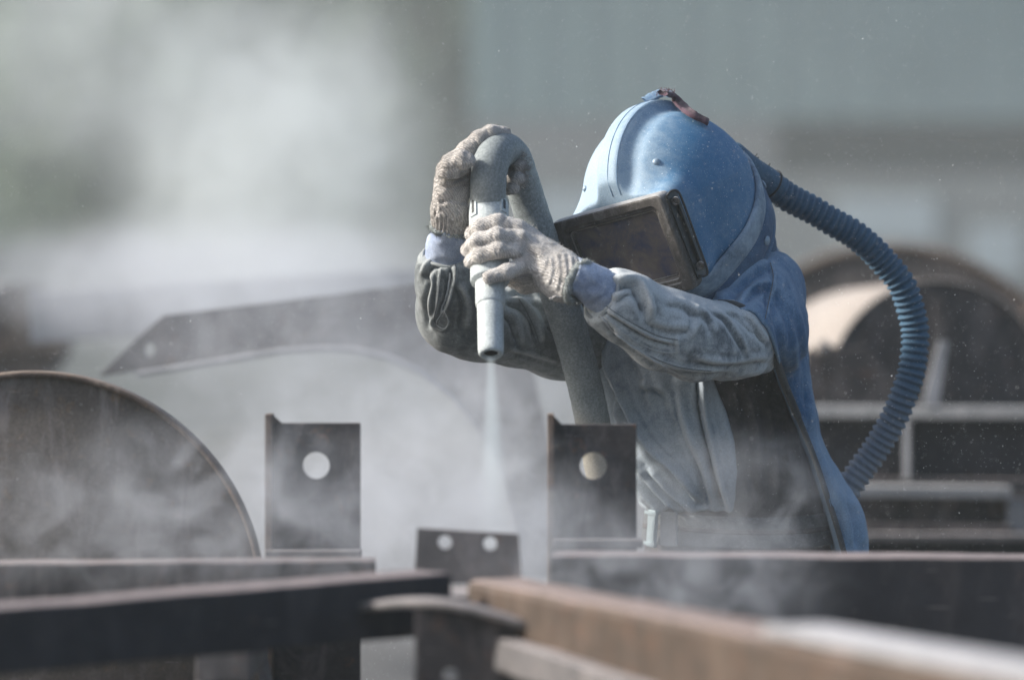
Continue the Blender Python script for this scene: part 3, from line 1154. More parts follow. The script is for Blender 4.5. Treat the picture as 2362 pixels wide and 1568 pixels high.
MC = {}
GZ = CAM_Z
MC['tunic'] = cloth('grey blue apron cloth', (0.10, 0.145, 0.195), (0.34, 0.385, 0.43), 0.36, 0.68, 0.5, [(2, 1.25, 0.9, 0.10)], streak=.25)
MC['jacket_dark'] = cloth('dark dirty jacket cloth', (0.040, 0.036, 0.037), (0.14, 0.125, 0.122), 0.42, 0.82, 0.3, [(2, 1.0, 0.82, 0.15)])
MC['sleeve'] = cloth('dusty grey denim', (0.085, 0.105, 0.125), (0.42, 0.45, 0.465), 0.37, 0.65, 0.7, wear=45)
MC['sleeve_far'] = cloth('dark grey denim', (0.07, 0.082, 0.088), (0.26, 0.28, 0.285), 0.38, 0.72, 0.8, wear=45)
MC['cape'] = cloth('blue cape cloth', (0.024, 0.092, 0.20), (0.17, 0.26, 0.365), 0.43, 0.80, 0.5, [(2, 1.12, 0.80, 0.25)], wear=28, streak=.5)
MC['hood'] = cloth('dark blue hood cloth', (0.014, 0.055, 0.125), (0.07, 0.13, 0.21), 0.45, 0.85, 0.3)
MC['binding'] = cloth('black edge binding', (0.012, 0.014, 0.017), (0.05, 0.055, 0.06), 0.45, 0.8, 0.3)
MC['cuff'] = cloth('lavender blue shirt cuff', (0.17, 0.22, 0.34), (0.38, 0.44, 0.56), 0.35, 0.75, 0.4, wear=14)
MC['trouser'] = cloth('pale grey trousers', (0.16, 0.18, 0.20), (0.34, 0.37, 0.39), 0.4, 0.8, 0.4)


def knit(name, c1, c2):
    m, nt, b = nodes_mat(name)
    geo = N(nt, 'ShaderNodeNewGeometry')
    tc = N(nt, 'ShaderNodeTexCoord')
    pos = geo.outputs['Position']
    n1 = noise_node(nt, pos, 26, 7, 0.7, 0.6)
    n3 = noise_node(nt, pos, 520, 3, 0.7)
    w = N(nt, 'ShaderNodeTexWave', wave_type='BANDS', bands_direction='DIAGONAL')
    w.inputs['Scale'].default_value = 120
    w.inputs['Distortion'].default_value = 3.0
    w.inputs['Detail'].default_value = 2
    w.inputs['Detail Scale'].default_value = 1.5
    nt.links.new(pos, w.inputs[0])
    r = ramp(nt, [(0.3, c1), (0.66, c2)], n1.outputs[0])
    g = maprange(nt, n3.outputs[0], 0.3, 0.7, 0.66, 1.25)
    g = mathn(nt, 'MULTIPLY', g, maprange(nt, w.outputs[1], 0, 1, 0.72, 1.10))
    fc = N(nt, 'ShaderNodeCombineColor')
    for i in range(3): nt.links.new(g, fc.inputs[i])
    nt.links.new(mixc(nt, 1.0, r.outputs[0], fc.outputs[0], 'MULTIPLY'), b.inputs['Base Color'])
    b.inputs['Roughness'].default_value = 0.95
    b.inputs['Specular IOR Level'].default_value = 0.1
    b.inputs['Sheen Weight'].default_value = 0.4
    b.inputs['Sheen Roughness'].default_value = 0.5
    h = mathn(nt, 'ADD', mathn(nt, 'MULTIPLY', w.outputs[1], 0.5), n3.outputs[0])
    bump(nt, b, h, 0.9, 0.0022)
    return m


MC['glove'] = knit('knitted cotton glove', (0.33, 0.305, 0.29), (0.72, 0.69, 0.665))
MC['glove_dark'] = knit('dirty knitted glove', (0.25, 0.225, 0.21), (0.62, 0.585, 0.555))

# ---------------------------------------------------------------- torso: jacket
YT = 7.60
m_ = pxm(7.55)
rows = [  # py, left, right
    (640, 1480, 1770), (690, 1400, 1790), (730, 1362, 1806), (800, 1352, 1822), (880, 1362, 1832), (960, 1388, 1842),
    (1040, 1432, 1862), (1110, 1466, 1882), (1160, 1488, 1898), (1185, 1497, 1902), (1215, 1496, 1908), (1260, 1486, 1915), (1320, 1478, 1925)]
secs = []
for (py, l, r) in rows:
    p = P((l + r) / 2, py, YT)
    b = 0.125 + 0.01 * math.sin((py - 640) / 120)
    if py > 1150 and py < 1230: b -= 0.012
    secs.append((p.z, p.x, YT, (r - l) / 2 * m_, b))
LO, HI = (-0.30, 6.95, 0.60), (0.72, 7.85, 1.36)
ft = Field(LO, HI, 0.0035)
ft.loft(secs, 0.02)
R6 = [(1640, 640), (1640, 869), (1672, 951), (1692, 1021), (1698, 1090), (1690, 1180)]
zz = np.array([P(0, py, 7.47).z for _, py in R6])[::-1]
xx = np.array([P(px, 0, 7.47).x for px, _ in R6])[::-1]
X, Y, Z = ft.grid((slice(0, ft.n[0]), slice(0, ft.n[1]), slice(0, ft.n[2])))
ft.F = np.where(Z > P(0, 1178, 7.5).z, smax(ft.F, np.interp(Z, zz, xx) - .028 - X + 0 * Y, .004), ft.F).astype(np.float32)
V, F = ft.mesh()
V = relax(V, F, 2)
Nn = vnormals(V, F)
V = folds(V, Nn, [
    ([(1769, 930), (1782, 1038), (1790, 1150)], 9, 0.006, 0.6),
    ([(1720, 900), (1745, 1000), (1750, 1150)], 10, 0.006, 0.6),
    ([(1820, 960), (1835, 1060), (1850, 1170)], 10, 0.006, 0.6),
    ([(1560, 1205), (1700, 1200), (1860, 1212)], 7, 0.004, 0.5),
    ([(1500, 1228), (1680, 1222), (1900, 1235)], 8, 0.004, 0.5)])
V = crumple(V, vnormals(V, F), 0.005, 9, 1, (1, 1, .5))
o = from_arrays('jacket_body', V, F, MC['jacket_dark'], person)

# ---------------------------------------------------------------- apron panel of the cape, front
R6 = [(1640, 640), (1640, 869), (1672, 951), (1692, 1021), (1698, 1090), (1690, 1180)]
fa = Field(LO, HI, 0.003)
fa.loft(secs, 0.02, grow=0.012)
X, Y, Z = fa.grid((slice(0, fa.n[0]), slice(0, fa.n[1]), slice(0, fa.n[2])))
zz = np.array([P(0, py, 7.47).z for _, py in R6])[::-1]
xx = np.array([P(px, 0, 7.47).x for px, _ in R6])[::-1]
edge = np.interp(Z, zz, xx)
zb = P(0, 1180, 7.5).z
fa.F = smax(fa.F, (X - edge) + 0 * Y, 0.006).astype(np.float32)
fa.F = smax(fa.F, (zb - Z) + 0 * X + 0 * Y, 0.01).astype(np.float32)
V, F = fa.mesh()
V = relax(V, F, 2)
Nn = vnormals(V, F)
APF = [
    ([(1360, 760), (1374, 880), (1391, 975)], 8, 0.012, 0.9),
    ([(1392, 760), (1412, 847), (1424, 908), (1430, 985)], 8, 0.013, 1.0),
    ([(1409, 770), (1420, 847), (1441, 908), (1469, 973), (1508, 1029), (1560, 1081), (1612, 1150)], 10, 0.017, 0.9),
    ([(1455, 1040), (1508, 1110), (1565, 1177)], 9, 0.013, 0.9),
    ([(1462, 1090), (1490, 1130), (1530, 1180)], 7, 0.010, 0.9),
    ([(1617, 850), (1625, 951), (1643, 1029), (1664, 1116), (1682, 1178)], 8, 0.012, 1.0),
    ([(1500, 840), (1540, 900), (1580, 980), (1600, 1050)], 16, 0.007, 0.4),
    ([(1470, 890), (1500, 885), (1540, 900)], 12, 0.007, 0.5),
    ([(1560, 880), (1585, 980), (1625, 1080), (1650, 1178)], 10, 0.008, 0.7),
    ([(1400, 1010), (1440, 1080), (1480, 1140), (1500, 1170)], 9, 0.010, 0.8),
    ([(1500, 1075), (1550, 1130), (1600, 1178)], 8, 0.008, 0.8),
    ([(1455, 800), (1490, 870), (1500, 940)], 12, 0.006, 0.5)]
V = folds(V, Nn, [(l, w * .9, a * 1.45, s) for l, w, a, s in APF])
V = crumple(V, vnormals(V, F), 0.004, 10, 4, (1, 1, .4))
o = from_arrays('cape_front', V, F, MC['tunic'], person)

# ---------------------------------------------------------------- belt, buckle, trousers
def ring_loft(pylist, grow, name, m, parent, n=96, thick=0.004, yawbump=0):
    """closed band round the waist following the torso sections"""
    s = np.array(sorted(secs, key=lambda r: r[0]), float)
    V, F = [], []
    prof = [(py, grow) for py in pylist] + [(py, grow - thick) for py in pylist[::-1]]
    for (py, g) in prof:
        z = P(0, py, YT).z
        cx, cy_, a, b = (np.interp(z, s[:, 0], s[:, j]) for j in (1, 2, 3, 4))
        for k in range(n):
            t = 2 * math.pi * k / n
            wob = 0.0015 * mnoise.noise(Vector((math.cos(t) * 3, math.sin(t) * 3, z * 20)))
            V.append((cx + (a + g + wob) * math.cos(t), cy_ + (b + g + wob) * math.sin(t), z + 0.004 * math.sin(t * 2 + 1)))
    m2 = len(prof)
    for i in range(m2):
        for k in range(n):
            F.append((i * n + k, i * n + (k + 1) % n, ((i + 1) % m2) * n + (k + 1) % n, ((i + 1) % m2) * n + k))
    return from_arrays(name, V, F, m, parent)


MC['belt'] = cloth('grey webbing belt', (0.10, 0.105, 0.11), (0.24, 0.245, 0.25), 0.4, 0.8, 0.3, wear=60)
ring_loft([1182, 1187, 1220, 1250, 1254], 0.011, 'belt', MC['belt'], person)
ring_loft([1210, 1213, 1218, 1221], 0.0128, 'belt_stitching', MC['jacket_dark'], person, thick=.002)
bx = P(1504, 1218, 7.52)
bm = bmesh.new()
mt = Matrix.Translation(bx) @ Matrix.Rotation(math.radians(-55), 4, 'Z') @ Matrix.Rotation(math.radians(6), 4, 'Y')
add_box(bm, (-.011, -.004, -.033), (.011, .004, .033), mt, .002)
add_box(bm, (-.017, -.007, .024), (.017, -.0045, .030), mt, .001)
add_box(bm, (-.017, -.007, -.030), (.017, -.0045, -.024), mt, .001)
obj('buckle', bm, plain('pale metal buckle', (0.42, 0.50, 0.53), 0.4, .1, 60, .001, .2, .5), person)
bm = bmesh.new()
mt = Matrix.Translation(P(1542, 1219, 7.478)) @ Matrix.Rotation(math.radians(-34), 4, 'Z')
add_box(bm, (-.016, -.003, -.030), (.016, .004, .030), mt, .002)
obj('belt_keeper', bm, MC['belt'], person)

ftz = Field((-0.05, 7.2, -0.03), (0.75, 7.95, 0.85), 0.008)
hip = P(1700, 1262, YT)
ftz.loft([(hip.z - .01 - .16 * 0, hip.x, YT, .168, .128), (hip.z - .12, hip.x + .012, YT, .175, .135), (hip.z - .2, hip.x + .015, YT, .17, .13)], .02)
ftz.chain([((hip.x - .07, 7.56, hip.z - .16), .095), ((hip.x - .13, 7.46, .42), .075), ((hip.x - .12, 7.60, .08), .06)], .03)
ftz.chain([((hip.x + .10, 7.64, hip.z - .16), .095), ((hip.x + .15, 7.56, .42), .075), ((hip.x + .17, 7.74, .08), .06)], .03)
V, F = ftz.mesh()
V = relax(V, F, 2)
V = crumple(V, vnormals(V, F), 0.010, 9, 9)
from_arrays('trousers', V, F, MC['trouser'], person)
MC['boot'] = plain('black rubber boot', (0.03, 0.03, 0.032), .6, .3, 20)
for (x, y) in ((hip.x - .12, 7.60), (hip.x + .17, 7.74)):
    fb = Field((x - .12, y - .32, -.06), (x + .12, y + .16, .2), .006)
    fb.chain([((x, y + .04, .1), .055), ((x, y + .04, .02), .045)], .02)
    fb.chain([((x, y + .05, .01), .045), ((x - .015, y - .14, .005), .045), ((x - .02, y - .19, .0), .036)], .03)
    V, F = fb.mesh()
    from_arrays('boot', V, F, MC['boot'], person)


# ---------------------------------------------------------------- sleeves
def sleeve(name, pts, m, fl, lo, hi, k=0.03, sq=None, cr=0.003, seed=2, h=0.003, cut=None):
    f = Field(lo, hi, h)
    f.chain([(A(*p), r) for p, r in pts], k, sq)
    if cut:
        c, n_ = cut
        X, Y, Z = f.grid((slice(0, f.n[0]), slice(0, f.n[1]), slice(0, f.n[2])))
        f.F = smax(f.F, (X - c[0]) * n_[0] + (Y - c[1]) * n_[1] + (Z - c[2]) * n_[2], 0.006).astype(np.float32)
    V, F = f.mesh()
    V = relax(V, F, 2)
    V = folds(V, vnormals(V, F), fl, 0.3)
    V = crumple(V, vnormals(V, F), cr, 9, seed)
    V = relax(V, F, 1, .4)
    sleeve.last = (V, F)
    return f, from_arrays(name, V, F, m, person)


from mathutils.bvhtree import BVHTree


def seam(name, V, F, pts, r, m, parent, n=60, lift=.0004, wob=0.0):
    """a raised line of stitching laid on the near side of a cloth surface"""
    bvh = BVHTree.FromPolygons([tuple(v) for v in V], [tuple(int(i) for i in f) for f in F])
    sm, _ = smooth_path([(a, b, 0) for a, b in pts], n)
    out = []
    eye = Vector((0, 0, CAM_Z))
    for (a, b, _) in sm:
        d = (P(a, b, 7.3) - eye).normalized()
        h, nn_, _, _ = bvh.ray_cast(eye, d)
        if h is None: continue
        if nn_.dot(d) > 0: nn_ = -nn_
        out.append(h + nn_ * lift + Vector((0, 0, wob * mnoise.noise(h * 300))))
    if len(out) < 4: return
    arr = np.array([p[:] for p in out])
    for _ in range(3): arr[1:-1] = (arr[:-2] + 2 * arr[1:-1] + arr[2:]) / 4
    bm = tube_mesh([Vector(p) for p in arr], r, 6)
    return obj(name, bm, m, parent, True)


c0, c1 = A(1388, 680, 7.09), A(1450, 712, 7.12)
nn = (c0 - c1) / np.linalg.norm(c0 - c1)
NEARF = [
    ([(1400, 652), (1440, 646), (1470, 652), (1492, 690), (1503, 735)], 10, 0.012, 1.1),
    ([(1412, 690), (1440, 670), (1465, 668)], 8, 0.006, 0.8),
    ([(1391, 708), (1452, 747), (1508, 778), (1562, 792)], 5, 0.0045, 1.1),
    ([(1560, 775), (1562, 815)], 4, 0.003, 0.5),
    ([(1400, 735), (1452, 790), (1520, 838), (1590, 862)], 7, 0.006, 0.9),
    ([(1430, 760), (1500, 815), (1580, 845), (1700, 850)], 8, 0.007, 1.0),
    ([(1612, 712), (1640, 738), (1650, 770)], 7, 0.004, 0.9),
    ([(1640, 712), (1680, 735), (1712, 785), (1722, 815)], 6, 0.0045, 1.0),
    ([(1672, 712), (1705, 728), (1745, 770)], 5, 0.004, 1.0),
    ([(1715, 720), (1745, 755), (1770, 790)], 6, 0.006, 0.9),
    ([(1535, 690), (1580, 700), (1630, 730)], 9, 0.005, 0.7),
    ([(1600, 700), (1610, 740), (1590, 780)], 8, 0.005, 0.7),
    ([(1500, 735), (1540, 750), (1600, 752)], 10, 0.004, 0.6),
    ([(1600, 820), (1680, 832), (1770, 818)], 9, 0.006, 0.9),
    ([(1660, 868), (1720, 862), (1790, 842)], 8, 0.005, 0.8)]
fs, o = sleeve('near_sleeve', [((1380, 674, 7.088), .040), ((1405, 690, 7.10), .044), ((1450, 714, 7.12), .052), ((1530, 760, 7.17), .064),
               ((1600, 783, 7.22), .064), ((1680, 785, 7.30), .064), ((1742, 776, 7.38), .060)], MC['sleeve'], NEARF,
               (0.08, 6.98, 1.00), (0.62, 7.56, 1.33), 0.03, cut=(c0, nn))
o.name = 'sleeve'
SV, SF = sleeve.last
MC['stitch'] = cloth('pale stitching', (.20, .22, .23), (.42, .44, .45), .4, .7, .3)
MC['stitch_dark'] = cloth('dark seam thread', (.03, .035, .04), (.10, .11, .12), .4, .8, .3)
seam('seam', SV, SF, [(1388, 698), (1420, 722), (1470, 752), (1520, 776), (1563, 784)], .0008, MC['stitch_dark'], o)
seam('seam', SV, SF, [(1563, 784), (1566, 812)], .0009, MC['stitch'], o)
seam('seam', SV, SF, [(1388, 722), (1430, 762), (1480, 795), (1530, 812), (1566, 812)], .0009, MC['stitch'], o, wob=.002)
seam('frayed_seam', SV, SF, [(1386, 728), (1420, 768), (1470, 806), (1530, 842), (1580, 866)], .0022, MC['stitch'], o, 90, .001, .004)
seam('seam', SV, SF, [(1415, 768), (1480, 812), (1560, 845), (1640, 856)], .0008, MC['stitch_dark'], o)
c0, c1 = A(1036, 585, 7.275), A(1042, 650, 7.30)
nn = (c0 - c1) / np.linalg.norm(c0 - c1)
FARF = [
    ([(970, 640), (985, 612), (1010, 598), (1045, 596)], 7, 0.008, 0.9),
    ([(985, 625), (1000, 650), (992, 700), (1000, 760)], 7, 0.007, 1.0),
    ([(1018, 605), (1012, 650), (1008, 700), (1002, 740)], 4, 0.003, 0.8),
    ([(1046, 605), (1048, 640), (1035, 690), (1022, 725)], 5, 0.006, 1.2),
    ([(1030, 640), (1026, 690), (1016, 720)], 4, -0.004, 0.0),
    ([(1005, 715), (998, 745), (1020, 760), (1036, 742), (1026, 722)], 4, 0.003, 0.5),
    ([(1168, 672), (1210, 668), (1255, 680)], 8, 0.006, 0.8),
    ([(1168, 690), (1205, 700), (1235, 735), (1250, 790)], 8, 0.009, 1.0),
    ([(1168, 715), (1190, 740), (1205, 790)], 8, 0.007, 1.0),
    ([(1225, 680), (1260, 710), (1285, 770)], 9, 0.007, 0.9),
    ([(1060, 650), (1080, 700), (1075, 760)], 9, 0.007, 0.8),
    ([(1170, 800), (1230, 815), (1290, 835)], 8, 0.005, 0.8)]
ff, o = sleeve('far_sleeve', [((1032, 575, 7.27), .043), ((1038, 610, 7.285), .048), ((1043, 655, 7.30), .056), ((1054, 722, 7.36), .064),
               ((1110, 745, 7.40), .062), ((1200, 752, 7.45), .066), ((1290, 768, 7.52), .076), ((1400, 775, 7.60), .085)], MC['sleeve_far'], FARF,
               (-0.28, 7.12, 0.98), (0.20, 7.72, 1.36), 0.03, seed=7, cut=(c0, nn))
o.name = 'sleeve'
SV, SF = sleeve.last
seam('seam', SV, SF, [(1020, 602), (1014, 650), (1008, 700), (1000, 738), (1010, 748)], .0008, MC['stitch_dark'], o)
seam('seam', SV, SF, [(1050, 602), (1050, 640), (1040, 690), (1026, 720)], .0008, MC['stitch_dark'], o)
seam('frayed_seam', SV, SF, [(1036, 630), (1034, 670), (1022, 705), (1018, 722)], .0018, MC['stitch'], o, 60, .001, .004)
seam('seam', SV, SF, [(1022, 716), (1006, 745), (1024, 758), (1034, 742), (1024, 716)], .0009, MC['stitch'], o)
seam('seam', SV, SF, [(1190, 680), (1215, 720), (1240, 780), (1248, 830)], .0007, MC['stitch_dark'], o)


def cuff_tube(name, pts, m, seed, n=48, h=0.0):
    """thin flared cloth tube with wrinkles"""
    path, L = smooth_path([(*A(*p), r) for p, r in pts], 26)
    rng = np.random.RandomState(seed)
    bm = tube_mesh([q[:3] for q in path], [q[3] for q in path], n, False)
    bm.verts.ensure_lookup_table()
    for i, v in enumerate(bm.verts):
        c = Vector(path[i // n][:3])
        d = (v.co - c).normalized()
        v.co += d * (0.0028 * mnoise.noise(v.co * 38 + Vector((seed, 0, 0))) + 0.0018 * mnoise.noise(v.co * 90))
    o = obj(name, bm, m, person, True)
    md = o.modifiers.new('thick', 'SOLIDIFY'); md.thickness = 0.002
    return o


cuff_tube('shirt_cuff', [((1318, 634, 7.062), .031), ((1345, 646, 7.068), .0325), ((1385, 668, 7.085), .036), ((1412, 690, 7.10), .037)], MC['cuff'], 3)
cuff_tube('shirt_cuff', [((1043, 512, 7.215), .031), ((1040, 545, 7.235), .035), ((1035, 580, 7.27), .041), ((1038, 605, 7.285), .041)], MC['cuff'], 6)
# turned edges of the sleeve ends
for (c, n_, rr) in ((A(1390, 681, 7.09), A(1450, 712, 7.12) - A(1388, 680, 7.09), .0415), (A(1036, 586, 7.275), A(1042, 650, 7.30) - A(1036, 585, 7.275), .0455)):
    n_ = Vector(n_).normalized()
    u = n_.cross(Vector((0, 1, 0))).normalized(); w = n_.cross(u)
    path = [Vector(c) + u * (rr * math.cos(a)) + w * (rr * math.sin(a)) + n_ * (.002 * math.sin(5 * a)) for a in np.linspace(0, 2 * math.pi, 49)]
    bm = tube_mesh(path, .0032, 8, False)
    obj('sleeve_hem', bm, MC['sleeve_far'], person, True)

# ---------------------------------------------------------------- cape over the near shoulder and back
BL = [(1604, 704), (1650, 700), (1690, 702), (1725, 722), (1758, 762), (1782, 822), (1806, 892), (1845, 985), (1878, 1070), (1904, 1150), (1922, 1205), (1938, 1262), (1950, 1310)]
RS = [(600, 1700, 1775), (640, 1620, 1812), (680, 1600, 1832), (720, 1600, 1846), (780, 1600, 1857), (850, 1620, 1864), (930, 1650, 1871), (1000, 1690, 1886), (1060, 1720, 1912), (1110, 1740, 1944), (1150, 1760, 1972), (1200, 1775, 1993), (1262, 1790, 2000), (1320, 1800, 1996)]
fc = Field((0.12, 7.18, 0.74), (0.80, 7.92, 1.34), 0.0032)
csec = []
for (py, l, r) in RS:
    p = P((l + r) / 2, py, 7.56)
    csec.append((p.z, p.x, 7.56, (r - l) / 2 * pxm(7.56), 0.15 if py > 640 else .11))
fc.loft(csec, .02)
fc.ell(A(1735, 705, 7.43), (.080, .10, .080), .05)
fc.ell(A(1790, 660, 7.50), (.045, .09, .055), .04)
fc.seg(A(1690, 778, 7.302), A(1762, 768, 7.41), .073, .074, .03)
fc.seg(A(1600, 690, 7.44), A(1700, 720, 7.40), .045, .075, .04)
fc.seg(A(1745, 560, 7.60), A(1760, 660, 7.58), .025, .06, .03)
X, Y, Z = fc.grid((slice(0, fc.n[0]), slice(0, fc.n[1]), slice(0, fc.n[2])))
# keep what lies behind / right of the bound edge
bz = np.array([P(0, py, 7.42).z for _, py in BL]); bx_ = np.array([P(px, 0, 7.42).x for px, _ in BL])
ordr = np.argsort(bz)
ex = np.interp(Z, bz[ordr], bx_[ordr])
cut = (ex - X) * np.where(Z > P(0, 770, 7.42).z, .75, .93)
cut = np.where(Z > P(0, 700, 7.42).z, -1.0, cut)
cutz = P(0, 702, 7.42).z - Z            # top part: keep everything above the sleeve line
cut = np.minimum(cut, cutz + 0 * X) + 0 * Y
cut = np.where(Z > P(0, 702, 7.42).z, -0.05, cut)
fc.F = smax(fc.F, cut, 0.006).astype(np.float32)
V, F = fc.mesh()
V = relax(V, F, 3)
CAPF = [
    ([(1700, 690), (1735, 660), (1775, 655), (1790, 690)], 10, 0.009, 0.9),
    ([(1640, 690), (1690, 665), (1730, 625), (1775, 606)], 11, 0.010, 0.8),
    ([(1776, 604), (1784, 640), (1776, 690), (1768, 730)], 4, 0.0035, 1.0),
    ([(1800, 660), (1826, 760), (1838, 860), (1862, 980)], 10, 0.008, 0.8),
    ([(1790, 700), (1812, 790), (1826, 880), (1858, 1000)], 8, 0.007, 0.9),
    ([(1820, 680), (1848, 790), (1856, 900), (1872, 1000)], 8, 0.006, 0.8),
    ([(1850, 930), (1880, 1030), (1915, 1110), (1930, 1180)], 9, 0.009, 0.9),
    ([(1930, 1130), (1950, 1190), (1962, 1262)], 10, 0.009, 0.9),
    ([(1960, 1150), (1982, 1200), (1988, 1262)], 8, 0.006, 0.9),
    ([(1660, 655), (1650, 690)], 8, 0.005, 0.8)]
V = folds(V, vnormals(V, F), CAPF, 0.4)
V = crumple(V, vnormals(V, F), 0.005, 11, 5, (1, 1, .5))
V = relax(V, F, 1, .4)
cb = from_arrays('cape_back', V, F, MC['cape'], person)
seam('seam', V, F, [(1776, 606), (1783, 640), (1774, 690), (1764, 735)], .0008, MC['stitch_dark'], cb)
seam('seam', V, F, [(1700, 712), (1738, 740), (1770, 790), (1796, 850), (1822, 920), (1858, 1000), (1892, 1090), (1916, 1170), (1946, 1255)], .0006, MC['stitch_dark'], cb, 90)
CBV, CBF = V, F
# black binding along the edge
sm, L = smooth_path([(px, py, 0) for px, py in BL[1:]], 70)
path = []
cbvh = BVHTree.FromPolygons([tuple(v) for v in CBV], [tuple(int(i) for i in f) for f in CBF])
for (px, py, _) in sm:
    d_ = (P(px + 5, py, 7.3) - Vector((0, 0, CAM_Z))).normalized()
    h_ = cbvh.ray_cast(Vector((0, 0, CAM_Z)), d_)[0]
    if h_ is None: h_ = P(px + 5, py, path[-1][1] if path else 7.35)
    path.append(np.array(h_))
path = np.array(path)
for _ in range(6):
    path[1:-1] = (path[:-2] + path[1:-1] * 2 + path[2:]) / 4
bm = tube_mesh([Vector(p) + Vector((0, -.002, 0)) for p in path], [0.0072 if i < 34 else .0052 for i in range(70)], 10)
obj('edge_binding', bm, MC['binding'], person, True)

# ---------------------------------------------------------------- gloves
def ribbing(V, c0, c1, r0, n=26, amp=0.0016):
    """knitted ribs running along the wrist axis"""
    ax = (c1 - c0); L = np.linalg.norm(ax); ax = ax / L
    d = V - c0
    t = d @ ax
    rad = d - t[:, None] * ax
    u = np.cross(ax, [0, 1, 0]); u /= np.linalg.norm(u); w = np.cross(ax, u)
    ang = np.arctan2(rad @ w, rad @ u)
    m = np.clip((t + .006) / .01, 0, 1) * (t < L + .02)
    return V + (rad / (np.linalg.norm(rad, axis=1, keepdims=True) + 1e-9)) * (amp * np.cos(n * ang) * m)[:, None]


def fuzz(name, V, Nn, parent, m, count, length, seed, rad=0.00035):
    """loose cotton threads standing off a surface: one mesh"""
    rng = np.random.RandomState(seed)
    idx = rng.choice(len(V), count)
    VV, FF = [], []
    for i in idx:
        p = V[i]; d = Nn[i] + rng.randn(3) * .8
        d /= np.linalg.norm(d)
        side = np.cross(d, [0, 1, 0.01]); side /= np.linalg.norm(side) + 1e-9
        l = length * rng.uniform(.4, 1.2)
        q = p + d * l * .6; e = p + d * l + rng.randn(3) * l * .4
        b = len(VV)
        up = np.cross(d, side)
        for c, r in ((p, rad), (q, rad * .8), (e, rad * .4)):
            for a in range(3):
                VV.append(c + side * r * math.cos(a * 2.094) + up * r * math.sin(a * 2.094))
        for s in (0, 3):
            for a in range(3):
                FF.append((b + s + a, b + s + (a + 1) % 3, b + s + 3 + (a + 1) % 3, b + s + 3 + a))
    o = from_arrays(name, VV, FF, m, parent, False)
    tag(o, kind='stuff')
    return o


# lower glove, round the nozzle holder
g = Field((-0.12, 6.96, 1.14), (0.16, 7.26, 1.38), 0.0019)
cam_sq = ((0, 1, 0), 0.8)
palm = [((1214, 540, 7.105), .0135, (1296, 604, 7.090), .022), ((1214, 562, 7.094), .0135, (1300, 622, 7.082), .026),
        ((1214, 586, 7.088), .0135, (1300, 636, 7.080), .028), ((1222, 608, 7.084), .013, (1298, 652, 7.082), .026),
        ((1225, 560, 7.115), .016, (1290, 640, 7.105), .026)]
for a, ra, b, rb in palm:
    g.seg(A(*a), A(*b), ra, rb, 0.014)
g.seg(A(1250, 650, 7.10), A(1290, 668, 7.09), .015, .02, .014)      # heel of the hand
gf = g.like()


def finger(field, pts, k=0.006, kj=0.0045):
    t = field.like()
    t.chain([(A(*p), r) for p, r in pts], k)
    field.F = smin(field.F, t.F, kj).astype(np.float32)


FING = [
    [((1222, 545, 7.105), .0135), ((1196, 527, 7.100), .0138), ((1148, 512, 7.098), .0132), ((1106, 522, 7.104), .0125), ((1086, 540, 7.140), .0115)],
    [((1222, 565, 7.096), .0135), ((1198, 552, 7.087), .0140), ((1148, 543, 7.077), .0136), ((1100, 555, 7.087), .0130), ((1078, 576, 7.122), .012)],
    [((1222, 588, 7.088), .0135), ((1196, 579, 7.080), .0136), ((1150, 577, 7.071), .0134), ((1108, 588, 7.080), .0128), ((1084, 604, 7.112), .0115)],
    [((1228, 606, 7.084), .0130), ((1206, 612, 7.078), .0130), ((1168, 627, 7.062), .0126), ((1128, 640, 7.060), .0118)]]
for f_ in FING: finger(gf, f_)
gf.chain([(A(1262, 650, 7.11), .018), (A(1212, 655, 7.15), .015), (A(1165, 640, 7.166), .0125)], .01)    # thumb behind the holder
g.F = smin(g.F, gf.F, 0.007).astype(np.float32)
w0, w1 = A(1292, 632, 7.084), A(1326, 648, 7.070)
g.seg(w0, w1, .0345, .0345, .014)
nn = (w1 - w0) / np.linalg.norm(w1 - w0)
X, Y, Z = g.grid((slice(0, g.n[0]), slice(0, g.n[1]), slice(0, g.n[2])))
g.F = smax(g.F, (X - w1[0]) * nn[0] + (Y - w1[1]) * nn[1] + (Z - w1[2]) * nn[2] - .002, .004).astype(np.float32)
V, F = g.mesh()
V = relax(V, F, 2)
V = folds(V, vnormals(V, F), [
    ([(1196, 527), (1230, 560), (1260, 600)], 9, 0.0022, 0.6), ([(1198, 552), (1235, 580), (1262, 615)], 9, 0.002, 0.6),
    ([(1240, 640), (1255, 618), (1262, 590)], 4, 0.0008, 0.9), ([(1262, 660), (1272, 625), (1270, 590)], 4, 0.0011, 0.9),
    ([(1282, 672), (1290, 630), (1284, 585)], 4, 0.0012, 0.9), ([(1300, 684), (1306, 640), (1300, 585)], 4, 0.0014, 0.9),
    ([(1316, 684), (1321, 640), (1316, 590)], 4, 0.0014, 0.9),
    ([(1170, 500), (1160, 515), (1168, 530)], 3, -0.0012, 0), ([(1140, 532), (1134, 545), (1142, 560)], 3, -0.0012, 0), ([(1150, 566), (1144, 578), (1150, 592)], 3, -0.0012, 0)], .3)
V = crumple(V, vnormals(V, F), 0.0012, 55, 3)
gl = from_arrays('glove', V, F, MC['glove'], person)
Nn = vnormals(V, F)
fuzz('loose_threads', V, Nn, gl, MC['glove'], 2600, .0032, 4)
